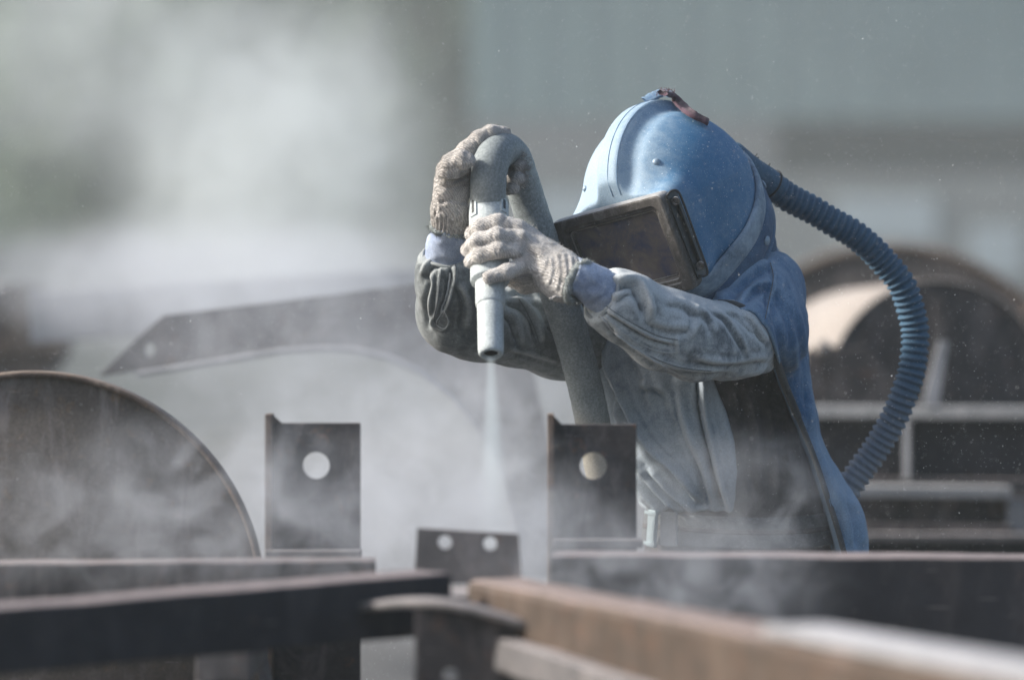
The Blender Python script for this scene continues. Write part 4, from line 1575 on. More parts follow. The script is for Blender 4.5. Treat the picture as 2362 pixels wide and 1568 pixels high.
# frayed roll at the wrist opening
def fray_ring(c, n_, rr, m, seed, thick=.006):
    n_ = Vector(n_).normalized()
    u = n_.cross(Vector((0, 1, 0))).normalized(); w = n_.cross(u)
    path = []
    for a in np.linspace(0, 2 * math.pi, 61):
        k = mnoise.noise(Vector((math.cos(a) * 2, math.sin(a) * 2, seed)))
        path.append(Vector(c) + u * ((rr + .003 * k) * math.cos(a)) + w * ((rr + .003 * k) * math.sin(a)) + n_ * (.005 * k))
    bm = tube_mesh(path, [thick * (.8 + .4 * abs(mnoise.noise(p * 60))) for p in path], 12, False)
    for v in bm.verts:
        v.co += Vector((mnoise.noise(v.co * 170), mnoise.noise(v.co * 170 + Vector((9, 0, 0))), mnoise.noise(v.co * 170 + Vector((0, 9, 0))))) * .0022
    V_ = np.array([v.co[:] for v in bm.verts])
    o = obj('frayed_edge', bm, m, gl if seed < 5 else gu, True)
    return o, V_, (V_ - np.array(c)) / .04


fm = knit('grey frayed cotton', (0.17, 0.20, 0.20), (0.40, 0.44, 0.44))
o, V_, N_ = fray_ring(w1 + nn * .008, nn, .0335, fm, 2, .0078)
fuzz('loose_threads', V_, N_, gl, fm, 700, .006, 5, .0005)
# torn thread hanging from the glove
path, _ = smooth_path([(*A(1300, 682, 7.06),), (*A(1290, 686, 7.052),), (*A(1279, 684, 7.05),), (*A(1272, 690, 7.05),), (*A(1268, 686, 7.05),)], 20)
bm = tube_mesh([Vector(p) for p in path], .0022, 7)
obj('torn_thread', bm, MC['glove'], gl, True)

# upper glove, over the bend of the hose
g = Field((-0.19, 7.04, 1.24), (0.06, 7.34, 1.56), 0.0019)
for a, ra, b, rb in [((1040, 395, 7.185), .024, (1040, 480, 7.205), .028), ((1062, 400, 7.19), .022, (1060, 480, 7.205), .026),
                     ((1032, 412, 7.170), .018, (1032, 480, 7.195), .022), ((1058, 375, 7.195), .020, (1062, 420, 7.205), .022)]:
    g.seg(A(*a), A(*b), ra, rb, 0.02)
gf = g.like()
for f_ in [
    [((1052, 385, 7.185), .020), ((1076, 350, 7.180), .0165), ((1104, 322, 7.180), .0142), ((1132, 306, 7.185), .0128), ((1162, 309, 7.200), .0118)],
    [((1030, 400, 7.150), .017), ((1040, 378, 7.140), .0165), ((1066, 368, 7.130), .015), ((1080, 371, 7.128), .0125)],
    [((1062, 385, 7.21), .015), ((1130, 374, 7.236), .0125), ((1178, 374, 7.228), .0125), ((1200, 384, 7.205), .0122)],
    [((1062, 405, 7.21), .015), ((1130, 405, 7.236), .0125), ((1174, 405, 7.226), .0125), ((1196, 412, 7.202), .0120)],
    [((1062, 430, 7.215), .014), ((1130, 434, 7.236), .0120), ((1166, 432, 7.224), .0120), ((1184, 434, 7.204), .0110)]]:
    finger(gf, f_, kj=.003)
g.F = smin(g.F, gf.F, 0.007).astype(np.float32)
w0, w1 = A(1047, 478, 7.205), A(1040, 520, 7.222)
g.seg(w0, w1, .0315, .0345, .014)
nn = (w1 - w0) / np.linalg.norm(w1 - w0)
X, Y, Z = g.grid((slice(0, g.n[0]), slice(0, g.n[1]), slice(0, g.n[2])))
g.F = smax(g.F, (X - w1[0]) * nn[0] + (Y - w1[1]) * nn[1] + (Z - w1[2]) * nn[2] - .001, .004).astype(np.float32)
V, F = g.mesh()
V = relax(V, F, 2)
V = ribbing(V, w0, w1, .03, 30, .0012)
V = folds(V, vnormals(V, F), [
    ([(1014, 398), (1030, 408), (1055, 406), (1082, 392)], 6, 0.0045, 1.2),
    ([(1015, 420), (1040, 425), (1080, 415)], 5, 0.0022, 0.9),
    ([(1008, 470), (1040, 462), (1082, 468)], 5, -0.003, 0.3),
    ([(1020, 388), (1040, 392), (1062, 385)], 4, -0.0025, 0.3),
    ([(1120, 296), (1126, 308), (1122, 322)], 3, -0.0015, 0), ([(1092, 318), (1100, 330), (1100, 345)], 3, -0.0015, 0),
    ([(1010, 450), (1014, 480), (1006, 510)], 4, 0.002, 0.8), ([(1060, 470), (1064, 495), (1062, 520)], 4, 0.002, 0.8)], .3)
V = crumple(V, vnormals(V, F), 0.0015, 55, 6)
gu = from_arrays('glove', V, F, MC['glove_dark'], person)
fuzz('loose_threads', V, vnormals(V, F), gu, MC['glove_dark'], 3000, .0032, 14)
o, V_, N_ = fray_ring(w1 + nn * .004, nn, .0325, fm, 7, .0045)
fuzz('loose_threads', V_, N_, gu, fm, 600, .006, 15, .0005)
# worn finger tips
tips = np.array([A(1206, 362, 7.20), A(1213, 385, 7.20), A(1211, 405, 7.2), A(1205, 425, 7.2)])
VV = np.repeat(tips, 60, axis=0) + np.random.randn(240, 3) * .004
fuzz('loose_threads', VV, np.tile(np.array([[.8, -.2, .4]]), (240, 1)), gu, MC['glove_dark'], 240, .007, 16, .0006)

# ================================================================ helmet
HC = A(1540, 440, 7.40)
yaw, pit, rol = math.radians(-38), math.radians(12), math.radians(-14)
RH = Matrix.Rotation(rol, 3, 'Y') @ Matrix.Rotation(yaw, 3, 'Z') @ Matrix.Rotation(pit, 3, 'X')
RHn = np.array(RH)
toW = lambda p: RHn @ np.array(p, float) + HC
NRM = np.array([.286, .677, -.678]); NRM /= np.linalg.norm(NRM)
nl = RHn.T @ NRM
PD = 0.036


def helmet_mat():
    m, nt, b = nodes_mat('dusty blue helmet shell')
    geo = N(nt, 'ShaderNodeNewGeometry')
    tc = N(nt, 'ShaderNodeTexCoord')
    pos = geo.outputs['Position']
    n1 = noise_node(nt, pos, 9, 8, 0.68, 0.3)
    n2 = noise_node(nt, pos, 60, 8, 0.72, 0.3)
    n3 = noise_node(nt, pos, 600, 3, 0.7)
    s2 = N(nt, 'ShaderNodeSeparateXYZ'); nt.links.new(pos, s2.inputs[0])
    # shell colour grows paler towards the left
    g = maprange(nt, s2.outputs[0], HC[0] + .06, HC[0] - .13, 0.0, 0.42)
    s = mathn(nt, 'ADD', mathn(nt, 'MULTIPLY_ADD', n2.outputs[0], 0.45, mathn(nt, 'MULTIPLY', n1.outputs[0], 0.55)), g)
    f = maprange(nt, s, 0.40, 0.92)
    c = mixc(nt, f, (0.045, 0.150, 0.285), (0.28, 0.37, 0.455))
    gr = maprange(nt, n3.outputs[0], 0.3, 0.7, 0.86, 1.14)
    fc_ = N(nt, 'ShaderNodeCombineColor')
    for i in range(3): nt.links.new(gr, fc_.inputs[i])
    c = mixc(nt, 1.0, c, fc_.outputs[0], 'MULTIPLY')
    spk = noise_node(nt, pos, 330, 2, 0.5)
    c = mixc(nt, mathn(nt, 'MULTIPLY', maprange(nt, spk.outputs[0], .66, .74), .6), c, (.62, .68, .74))
    nt.links.new(c, b.inputs['Base Color'])
    b.inputs['Roughness'].default_value = 0.62
    b.inputs['Specular IOR Level'].default_value = 0.3
    bump(nt, b, mathn(nt, 'ADD', mathn(nt, 'MULTIPLY', n3.outputs[0], .5), n2.outputs[0]), 0.25, 0.0015)
    return m


MC['helmet'] = helmet_mat()
fh = Field((-.20, -.24, -.30), (.20, .21, .22), 0.0028)
X, Y, Z = fh.grid((slice(0, fh.n[0]), slice(0, fh.n[1]), slice(0, fh.n[2])))
a_, b_ = .142, .162
cz = np.where(Z > 0, .143, .27)
# slightly pointed crown
a_ = np.where(X > 0, .142 - .17 * np.clip(Z, 0, .2), .142) + 0 * Y
b_ = np.where(Y > 0, .162 - .10 * np.clip(Z, 0, .2), .162) + 0 * X
q = np.sqrt((X / a_) ** 2 + (Y / b_) ** 2 + (Z / cz) ** 2)
q2 = np.sqrt((X / a_ ** 2) ** 2 + (Y / b_ ** 2) ** 2 + (Z / cz ** 2) ** 2) + 1e-9
d = q * (q - 1) / q2
ss = lambda e0, e1, x: (lambda t: t * t * (3 - 2 * t))(np.clip((x - e0) / (e1 - e0), 0, 1))
crest = (1 - ss(.018, .036, np.abs(X + 0 * Y + 0 * Z)))
fade = ss(-.09, -.01, Z + 0 * X + 0 * Y) * (1 - ss(.10, .17, Y + 0 * X + 0 * Z))
groove = np.exp(-((np.abs(X) - .042) / .011) ** 2)
d = d - .0155 * crest * fade + .004 * groove * fade
# forehead fillet into the visor box
bc_ = np.array([0, -.142, -.054])
qx, qy, qz = np.abs(X) - .094, np.abs(Y - bc_[1]) - .020, np.abs(Z - bc_[2]) - .062
box = np.sqrt(np.maximum(qx, 0) ** 2 + np.maximum(qy, 0) ** 2 + np.maximum(qz, 0) ** 2) + np.minimum(np.maximum(np.maximum(qx, qy), qz), 0) - .018
d = smin(d, box, .050)
# raised corner rib beside the visor top
def capl(A1, B1, r):
    A1, B1 = np.array(A1), np.array(B1); D = B1 - A1
    t = np.clip(((X - A1[0]) * D[0] + (Y - A1[1]) * D[1] + (Z - A1[2]) * D[2]) / D.dot(D), 0, 1)
    return np.sqrt((X - A1[0] - t * D[0]) ** 2 + (Y - A1[1] - t * D[1]) ** 2 + (Z - A1[2] - t * D[2]) ** 2) - r
d = smin(d, capl((.100, -.165, .012), (.092, -.110, .018), .012), .022)
d = smax(d, (-.160 - Y) + 0 * X + 0 * Z, .003)
plane = X * nl[0] + Y * nl[1] + Z * nl[2] - PD
fh.F = smax(d, plane, .004).astype(np.float32)
V, F = fh.mesh()
V = relax(V, F, 3)
Vn = vnormals(V, F)
helmet = from_arrays('helmet', V @ RHn.T + HC, F, MC['helmet'], person)


def hel_hit(px, py):
    ys = np.arange(7.0, 7.6, .0015)
    pts = np.stack([(px - 1180.5) * K * ys, ys, CAM_Z - (py - 784) * K * ys], -1)
    loc = (pts - HC) @ RHn
    ok = np.all((loc > fh.lo + fh.h) & (loc < fh.lo + fh.h * (fh.n - 2)), axis=1)
    v = np.where(ok, fh.sample(loc), 1)
    w = np.nonzero(v < 0)[0]
    return pts[w[0]] if len(w) else None


def hel_normal(p):
    l = (np.array(p) - HC) @ RHn
    e = .004
    g_ = np.array([fh.sample((l + e * np.eye(3)[i])[None])[0] - fh.sample((l - e * np.eye(3)[i])[None])[0] for i in range(3)])
    g_ = RHn @ g_
    return g_ / np.linalg.norm(g_)


MC['stud'] = plain('dusty metal stud', (0.26, 0.34, 0.42), .5, .15, 90, .001, .2, .3)


def stud(p, n_, r, parent, hgt=.003):
    n_ = Vector(n_).normalized()
    bm = bmesh.new()
    bmesh.ops.create_uvsphere(bm, u_segments=18, v_segments=10, radius=1)
    R = n_.to_track_quat('Z', 'Y').to_matrix().to_4x4()
    for v in bm.verts: v.co = R @ Vector((v.co.x * r, v.co.y * r, max(v.co.z, -.3) * hgt)) + Vector(p)
    return obj('stud', bm, MC['stud'], parent, True)


for (px, py, r) in ((1513, 374, .0068), (1350, 436, .0055)):
    p = hel_hit(px, py)
    if p is not None: stud(p, hel_normal(p), r, helmet, .005)

# seam lines on the crest
MC['seam'] = plain('dark seam', (0.16, 0.26, 0.38), .8, .2, 80, 0)
for sx in (.004, .021):
    path = []
    for ang in np.linspace(math.radians(15), math.radians(118), 60):
        dirl = np.array([0, -math.cos(ang), math.sin(ang)])
        rr = np.arange(.10, .24, .001)
        pts = np.array([sx, 0, 0]) + rr[:, None] * dirl
        v = fh.sample(pts)
        w = np.nonzero(v > 0)[0]
        if len(w): path.append(toW(pts[w[0]] + dirl * .0002))
    if len(path) > 5:
        path = np.array(path)
        for _ in range(4): path[1:-1] = (path[:-2] + 2 * path[1:-1] + path[2:]) / 4
        bm = tube_mesh([Vector(p) for p in path], .0005, 6)
        obj('seam', bm, MC['seam'], helmet, True)


# visor frame: stepped rounded rectangle
def rrect(hw, hh, r, y, ox=0, oz=-.054, n=8):
    out = []
    for (sx, sz, a0) in ((1, 1, 0), (-1, 1, 90), (-1, -1, 180), (1, -1, 270)):
        for k in range(n + 1):
            a = math.radians(a0 + 90 * k / n)
            out.append((ox + sx * (hw - r) + r * math.cos(a), y, oz + sz * (hh - r) + r * math.sin(a)))
    return out


def loop_loft(name, loops, m, parent, cap=False, smooth=False):
    n = len(loops[0])
    V_, F_ = [], []
    for l in loops: V_ += [toW(p) for p in l]
    for i in range(len(loops) - 1):
        for k in range(n):
            F_.append((i * n + k, i * n + (k + 1) % n, (i + 1) * n + (k + 1) % n, (i + 1) * n + k))
    bm = bmesh.new()
    bv = [bm.verts.new(v) for v in V_]
    for f in F_: bm.faces.new([bv[j] for j in f])
    if cap: bm.faces.new(bv[-n:]); bm.faces.new(bv[:n][::-1])
    bmesh.ops.recalc_face_normals(bm, faces=bm.faces[:])
    return obj(name, bm, m, parent, smooth)


MC['frame'] = steel('dusty black visor frame', (0.045, 0.040, 0.037), (0.105, 0.095, 0.087), (0.17, 0.155, 0.14), 0.4, rough=.7, dust=1.0, dustcol=(.40, .40, .40), scale=3, facedust=.25)
y0 = -.160
fr_ = [rrect(.1135, .080, .010, y0), rrect(.119, .0855, .011, y0 - .003), rrect(.1205, .087, .012, y0 - .010), rrect(.1205, .087, .012, y0 - .026),
       rrect(.119, .0855, .011, y0 - .031), rrect(.116, .083, .010, y0 - .0325), rrect(.104, .071, .013, y0 - .0325), rrect(.102, .069, .012, y0 - .029),
       rrect(.097, .064, .010, y0 - .028), rrect(.095, .062, .009, y0 - .020), rrect(.090, .057, .007, y0 - .019)]
loop_loft('visor_frame', fr_ + [rrect(.090, .057, .007, y0 - .010), rrect(.1135, .080, .010, y0)], MC['frame'], helmet)


def glass_mat():
    m, nt, b = nodes_mat('dusty dark visor glass')
    geo = N(nt, 'ShaderNodeNewGeometry')
    pos = geo.outputs['Position']
    n1 = noise_node(nt, pos, 22, 7, 0.7, 0.4)
    n2 = noise_node(nt, pos, 240, 4, 0.8)
    r = ramp(nt, [(0.35, (0.045, 0.052, 0.095)), (0.56, (0.125, 0.105, 0.095)), (0.8, (0.20, 0.18, 0.165))], n1.outputs[0])
    sp = maprange(nt, n2.outputs[0], .66, .74)
    c = mixc(nt, mathn(nt, 'MULTIPLY', sp, .5), r.outputs[0], (0.25, .24, .23))
    nt.links.new(c, b.inputs['Base Color'])
    b.inputs['Roughness'].default_value = 0.38
    b.inputs['Specular IOR Level'].default_value = 0.4
    bump(nt, b, n2.outputs[0], .15, .001)
    return m


loop_loft('visor_glass', [rrect(.0895, .0565, .007, y0 - .0130), rrect(.0895, .0565, .007, y0 - .0160)], glass_mat(), helmet, cap=True)
# inner bright lip at the bottom right of the window
loop_loft('window_lip', [rrect(.0948, .0618, .009, y0 - .0205), rrect(.0948, .0618, .009, y0 - .0225), rrect(.0925, .0595, .008, y0 - .0225), rrect(.0925, .0595, .008, y0 - .0205), rrect(.0948, .0618, .009, y0 - .0205)],
          steel('worn window lip', (.16, .14, .13), (.3, .27, .25), (.2, .15, .12), .2, dust=.5, scale=3), helmet)
# latch bar on the right side of the frame with two screws
MC['black'] = plain('black latch metal', (0.03, 0.032, 0.035), .45, .3, 80, .001, .3, .5)
V_ = []
pathl = [(.124, y0 - .020, .024), (.131, y0 - .012, .029), (.139, y0 - .006, .024), (.1395, y0 - .004, .0), (.138, y0 - .004, -.06), (.1375, y0 - .006, -.118), (.131, y0 - .010, -.127), (.124, y0 - .016, -.122)]
sm, _ = smooth_path(pathl, 50)
bm = tube_mesh([Vector(toW(p)) for p in sm], .0021, 8)
obj('latch_wire', bm, MC['black'], helmet, True)
bm = bmesh.new()
m4 = Matrix.Translation(Vector(HC)) @ RH.to_4x4()
add_box(bm, (.1215, y0 - .020, -.128), (.1245, y0 + .012, .026), m4, .001)
add_box(bm, (.1245, y0 - .004, -.116), (.1300, y0 - .001, .014), m4, .001)
obj('latch_plate', bm, MC['hood'] if False else MC['black'], helmet)
for lz in (.010, -.108):
    c = Vector(toW((.130, y0 - .009, lz))); n_ = Vector(RHn @ np.array([.25, -1, 0])).normalized()
    R = n_.to_track_quat('Z', 'Y').to_matrix().to_4x4(); R.translation = c
    bm = bmesh.new()
    for (r_o, r_i, z0, z1) in ((.0072, .0050, -.002, .003), (.0038, .0012, -.002, .0012)):
        ring = []
        for (rr, zz_) in ((r_o, z0), (r_o, z1), (r_i, z1), (r_i, z0)):
            ring.append([bm.verts.new(R @ Vector((rr * math.cos(a), rr * math.sin(a), zz_))) for a in np.linspace(0, 2 * math.pi, 21)[:-1]])
        for i in range(4):
            for k in range(20): bm.faces.new((ring[i][k], ring[i][(k + 1) % 20], ring[(i + 1) % 4][(k + 1) % 20], ring[(i + 1) % 4][k]))
    bmesh.ops.recalc_face_normals(bm, faces=bm.faces[:])
    obj('screw', bm, MC['frame'], helmet)

# ---------------------------------------------------------------- band round the neck opening and the hood cloth
e1 = np.array([1, 0, 0]) - NRM * NRM[0]; e1 /= np.linalg.norm(e1)
e2 = np.cross(NRM, e1)
RC = HC + NRM * (PD - .004)
nb = 120
rad = []
for k in range(nb):
    t = 2 * math.pi * k / nb
    dr = e1 * math.cos(t) + e2 * math.sin(t)
    rr = np.arange(.06, .30, .001)
    pts = (RC + rr[:, None] * dr - HC) @ RHn
    v = np.where(np.all((pts > fh.lo + .01) & (pts < fh.lo + fh.h * (fh.n - 4)), axis=1), fh.sample(pts), 1)
    w = np.nonzero(v > 0)[0]
    rad.append(rr[w[0]] if len(w) else .2)
rad = np.array(rad)
for _ in range(10): rad = (np.roll(rad, 1) + 2 * rad + np.roll(rad, -1)) / 4


def ringband(name, prof, m, parent, amp=0.0, seed=0, capf=False):
    V_, F_ = [], []
    for (off, gr) in prof:
        for k in range(nb):
            t = 2 * math.pi * k / nb
            dr = e1 * math.cos(t) + e2 * math.sin(t)
            w = amp * mnoise.noise(Vector((math.cos(t) * 4, math.sin(t) * 4, off * 40 + seed)))
            V_.append(RC + NRM * off + dr * (rad[k] * (1 if gr > -.05 else 1) + gr + w))
    for i in range(len(prof) - 1):
        for k in range(nb):
            F_.append((i * nb + k, i * nb + (k + 1) % nb, (i + 1) * nb + (k + 1) % nb, (i + 1) * nb + k))
    return from_arrays(name, V_, F_, m, parent)


def band_mat():
    m, nt, b = nodes_mat('faded blue rubber band')
    geo = N(nt, 'ShaderNodeNewGeometry')
    n1 = noise_node(nt, geo.outputs['Position'], 18, 8, 0.7, .5)
    mp = N(nt, 'ShaderNodeMapping')
    mp.inputs['Rotation'].default_value = (0.5, 0.3, 0.9)
    mp.inputs['Scale'].default_value = (60, 60, 900)
    nt.links.new(geo.outputs['Position'], mp.inputs[0])
    n2 = noise_node(nt, geo.outputs['Position'], 90, 8, 0.8, .5)
    s = mathn(nt, 'MULTIPLY_ADD', n1.outputs[0], .6, mathn(nt, 'MULTIPLY', n2.outputs[0], .4))
    r = ramp(nt, [(0.38, (0.085, 0.135, 0.19)), (0.58, (0.28, 0.36, 0.44))], s)
    nt.links.new(r.outputs[0], b.inputs['Base Color'])
    b.inputs['Roughness'].default_value = 0.75
    bump(nt, b, n2.outputs[0], .4, .0015)
    return m


ringband('neck_band', [(-.004, .000), (-.006, .004), (-.003, .0075), (.006, .0085), (.018, .0095), (.030, .0085), (.0385, .0075), (.0415, .004), (.040, .000)], band_mat(), helmet, .0006)
ringband('hood_collar', [(.036, .001), (.042, .0085), (.054, .0125), (.070, .013), (.084, .010), (.092, .002), (.100, -.010), (.115, -.03), (.15, -.06)], MC['hood'], person, .004, 5)
# a raised hem rolled round the collar
V_ = []
hem = [Vector(RC + NRM * .087 + (e1 * math.cos(2 * math.pi * k / nb) + e2 * math.sin(2 * math.pi * k / nb)) * (rad[k] + .008)) for k in range(nb)]
bm = tube_mesh(hem + [hem[0]], .0055, 10, False)
obj('collar_hem', bm, MC['hood'], person, True)
def band_pt(px, py, off, gr):
    best = None
    for k in range(nb):
        t = 2 * math.pi * k / nb
        p = RC + NRM * off + (e1 * math.cos(t) + e2 * math.sin(t)) * (rad[k] + gr)
        qx_, qy_ = p[0] / (K * p[1]) + 1180.5, 784 - (p[2] - CAM_Z) / (K * p[1])
        dd = math.hypot(qx_ - px, qy_ - py) + (400 if (e1 * math.cos(t) + e2 * math.sin(t))[1] > 0.25 else 0)
        if best is None or dd < best[0]: best = (dd, p, e1 * math.cos(t) + e2 * math.sin(t))
    return best
for (px, py) in ((1718, 535), (1632, 645), (1742, 440)):
    dd, p, n_ = band_pt(px, py, .062, .013)
    stud(p, n_, .0085, person, .0035)

# hood cloth down to the shoulders
f = Field((0.05, 7.2, 1.05), (0.62, 7.85, 1.48), .0045)
c = RC + NRM * .07
f.seg(c + NRM * .0, c + NRM * .10 + np.array([0, 0, -.02]), .128, .14, .02)
f.ell(A(1650, 720, 7.52), (.15, .12, .07), .04)
f.ell(A(1752, 568, 7.48), (.027, .05, .034), .02)
f.ell(A(1590, 705, 7.36), (.06, .05, .03), .03)
V, F = f.mesh()
V = relax(V, F, 3)
V = folds(V, vnormals(V, F), [([(1735, 560), (1715, 590), (1670, 640)], 8, .008, .9), ([(1760, 570), (1735, 610), (1700, 650)], 8, .007, .9),
                              ([(1690, 640), (1640, 680), (1600, 700)], 8, .008, .9)], .4)
V = crumple(V, vnormals(V, F), .005, 14, 11)
from_arrays('hood_cloth', V, F, MC['hood'], person)

# cloth tab and maroon strap on top of the helmet
tabm = cloth('blue cloth tab', (.03, .10, .22), (.12, .2, .3), .45, .8, .3)


def strap(name, pts, w, t, m, parent, nrm=(0, -.6, .8), seed=0):
    sm_, _ = smooth_path(pts, 40)
    V_, F_ = [], []
    n0 = np.array(nrm, float); n0 /= np.linalg.norm(n0)
    for i, p in enumerate(sm_):
        a = sm_[max(0, i - 1)]; b = sm_[min(39, i + 1)]
        tg = (b - a) / np.linalg.norm(b - a)
        sd = np.cross(tg, n0); sd /= np.linalg.norm(sd)
        up = np.cross(sd, tg)
        ww = w * (1 + .25 * mnoise.noise(Vector((i * .3, seed, 0))))
        if i > 35: ww *= .8
        cr_ = .35
        for (s_, h_) in ((-1, 0), (-.55, 1), (0, .45), (.55, 1), (1, 0), (.5, -1), (0, -1), (-.5, -1)):
            V_.append(p + sd * s_ * ww + up * h_ * t + up * .0012 * mnoise.noise(Vector(p) * 150))
    for i in range(39):
        for k in range(8): F_.append((i * 8 + k, i * 8 + (k + 1) % 8, (i + 1) * 8 + (k + 1) % 8, (i + 1) * 8 + k))
    for k0 in (0, 39 * 8):
        F_ += [(k0, k0 + 1, k0 + 2, k0 + 7), (k0 + 7, k0 + 2, k0 + 3, k0 + 6), (k0 + 6, k0 + 3, k0 + 4, k0 + 5)]
    return np.array(V_), from_arrays(name, V_, F_, m, parent)


strap('cloth_tab', [A(1490, 233, 7.43), A(1508, 222, 7.44), A(1530, 214, 7.45), A(1548, 220, 7.44)], .012, .0025, tabm, helmet)
mar = cloth('maroon felt strap', (.030, .013, .022), (.075, .04, .058), .45, .8, .3, wear=70)
sp_ = []
for (px, py) in ((1528, 214), (1545, 228), (1562, 246), (1588, 268), (1612, 281), (1628, 289)):
    q = hel_hit(px, py + 6)
    sp_.append(A(px, py, 7.37) if q is None else q + hel_normal(q) * .008 + np.array([0, 0, .003]))
Vs, o = strap('maroon_strap', sp_, .0105, .0045, mar, helmet)
mar2 = cloth('frayed red wool', (.06, .022, .035), (.13, .07, .09), .45, .8, .3, wear=70)
c = A(1534, 214, 7.42)
VV = c + np.random.randn(160, 3) * np.array([.008, .004, .003])
fuzz('frayed_end', VV, np.tile(np.array([[0, -.2, 1.]]), (160, 1)), helmet, mar2, 90, .0065, 23, .0007)

# ================================================================ breathing hose
def hose_mat(name, c1, c2, z0=None, z1=None, dusty=None):
    m, nt, b = nodes_mat(name)
    geo = N(nt, 'ShaderNodeNewGeometry')
    pos = geo.outputs['Position']
    n1 = noise_node(nt, pos, 30, 7, .7, .3)
    n3 = noise_node(nt, pos, 260, 4, .75)
    r = ramp(nt, [(.3, c1), (.7, c2)], mathn(nt, 'MULTIPLY_ADD', n3.outputs[0], .5, mathn(nt, 'MULTIPLY', n1.outputs[0], .5)))
    c = r.outputs[0]
    if dusty:
        sp_ = N(nt, 'ShaderNodeSeparateXYZ'); nt.links.new(pos, sp_.inputs[0])
        c = mixc(nt, maprange(nt, sp_.outputs[2], z0, z1), c, dusty)
    c = mixc(nt, maprange(nt, geo.outputs['Pointiness'], .52, .64, 0.0, .6), c, (.30, .36, .42))
    g_ = maprange(nt, n3.outputs[0], .3, .7, .85, 1.15)
    fc2 = N(nt, 'ShaderNodeCombineColor')
    for i in range(3): nt.links.new(g_, fc2.inputs[i])
    nt.links.new(mixc(nt, 1.0, c, fc2.outputs[0], 'MULTIPLY'), b.inputs['Base Color'])
    b.inputs['Roughness'].default_value = .7
    b.inputs['Specular IOR Level'].default_value = .3
    bump(nt, b, mathn(nt, 'ADD', n1.outputs[0], n3.outputs[0]), .5, .002)
    return m


bh = empty('breathing_hose', P(1945, 1135, 7.68))
tag(bh, 'ribbed dark blue breathing hose looping from the helmet back down to the waist', 'hose')
HB = hose_mat('ribbed blue rubber', (.020, .062, .115), (.05, .12, .19), 1.12, .90, (.19, .215, .25))
pts = [(1782, 430, 7.56), (1830, 462, 7.58), (1900, 500, 7.60), (1975, 545, 7.62), (2035, 600, 7.64), (2085, 670, 7.65), (2108, 750, 7.66), (2106, 830, 7.66),
       (2085, 910, 7.66), (2050, 985, 7.67), (2005, 1055, 7.68), (1962, 1115, 7.68), (1935, 1150, 7.68)]
NR = 56
path, L = smooth_path([A(*p) for p in pts], NR * 8 + 1)
rr = []
for i in range(len(path)):
    ph = (i / 8) % 1.0
    rr.append((.0213 + .0052 * (0.5 + 0.5 * math.cos(2 * math.pi * ph)) ** 0.8) * (1 + .03 * mnoise.noise(Vector((i * .021, 3, 0)))))
path += np.array([[.0016 * mnoise.noise(Vector((i * .03, 0, s_))) for s_ in (1, 5, 9)] for i in range(len(path))])
bm = tube_mesh([Vector(p) for p in path], rr, 36)
obj('ribbed_tube', bm, HB, bh, True)
cp, _ = smooth_path([A(1640, 318, 7.46), A(1660, 336, 7.475), A(1690, 362, 7.50), (A(1730, 395, 7.53)), A(1768, 420, 7.55), A(1792, 437, 7.565)], 60)
cr = [(.0195 + .0015 * math.sin(i * 1.5)) if i < 18 else (.0262 if i < 56 else .0245) for i in range(60)]
for _ in range(2): cr = [cr[0]] + [(cr[i - 1] + 2 * cr[i] + cr[i + 1]) / 4 for i in range(1, 59)] + [cr[-1]]
bm = tube_mesh([Vector(p) for p in cp], cr, 32)
obj('cuff', bm, hose_mat('smooth blue rubber', (.035, .085, .145), (.07, .14, .21)), bh, True)
for q in (.1, .28, .9):
    i = int(q * 59); pp = Vector(cp[i]); tg = (Vector(cp[i + 1]) - Vector(cp[i - 1])).normalized()
    u = tg.cross(Vector((0, 1, 0))).normalized(); w_ = tg.cross(u)
    rr_ = cr[i] + .001
    bm = tube_mesh([pp + u * (rr_ * math.cos(a)) + w_ * (rr_ * math.sin(a)) for a in np.linspace(0, 2 * math.pi, 41)], .0018, 8, False)
    obj('clamp_ring', bm, MC['black'], bh, True)
cord = [A(1646, 311, 7.45), A(1655, 325, 7.46), A(1668, 334, 7.48), A(1700, 348, 7.52), A(1735, 362, 7.54), A(1742, 368, 7.54), A(1768, 383, 7.55), A(1790, 408, 7.56)]
sm, _ = smooth_path(cord, 60)
bm = tube_mesh([Vector(p) + Vector((mnoise.noise(Vector(p) * 200), 0, mnoise.noise(Vector(p) * 200 + Vector((5, 0, 0))))) * .0015 for p in sm], [.0014 + .0008 * abs(math.sin(i * .9)) for i in range(60)], 6)
obj('tie_cord', bm, MC['black'], bh, True)
for (a, b) in (((1738, 365), (1746, 355)), ((1738, 365), (1750, 364)), ((1770, 385), (1776, 378))):
    bm = tube_mesh([P(*a, 7.54), P(*b, 7.54)], .0012, 5)
    obj('cord_end', bm, MC['black'], bh)

# ================================================================ blast hose and nozzle
bl = empty('blast_hose', P(1132, 820, 7.02))
tag(bl, 'thick grey blasting hose bent over in the gloved hands with its pale nozzle pointing down', 'hose')
HG = hose_mat('grey dusty rubber hose', (.12, .142, .15), (.30, .33, .34), 1.05, .95, (.27, .25, .21))
hp = [(1126, 500, 7.178), (1125, 450, 7.166), (1127, 405, 7.16), (1136, 366, 7.168), (1156, 346, 7.20), (1182, 362, 7.245), (1200, 410, 7.28), (1222, 480, 7.30), (1245, 550, 7.305),
      (1270, 630, 7.32), (1298, 715, 7.35), (1325, 800, 7.385), (1349, 890, 7.41), (1366, 970, 7.43), (1388, 1080, 7.46), (1405, 1190, 7.48), (1415, 1320, 7.45), (1420, 1600, 7.40), (1440, 2200, 7.42), (1520, 2290, 7.6)]
path, L = smooth_path([A(*p) for p in hp], 260)
path[:, 2] = np.maximum(path[:, 2], .012)
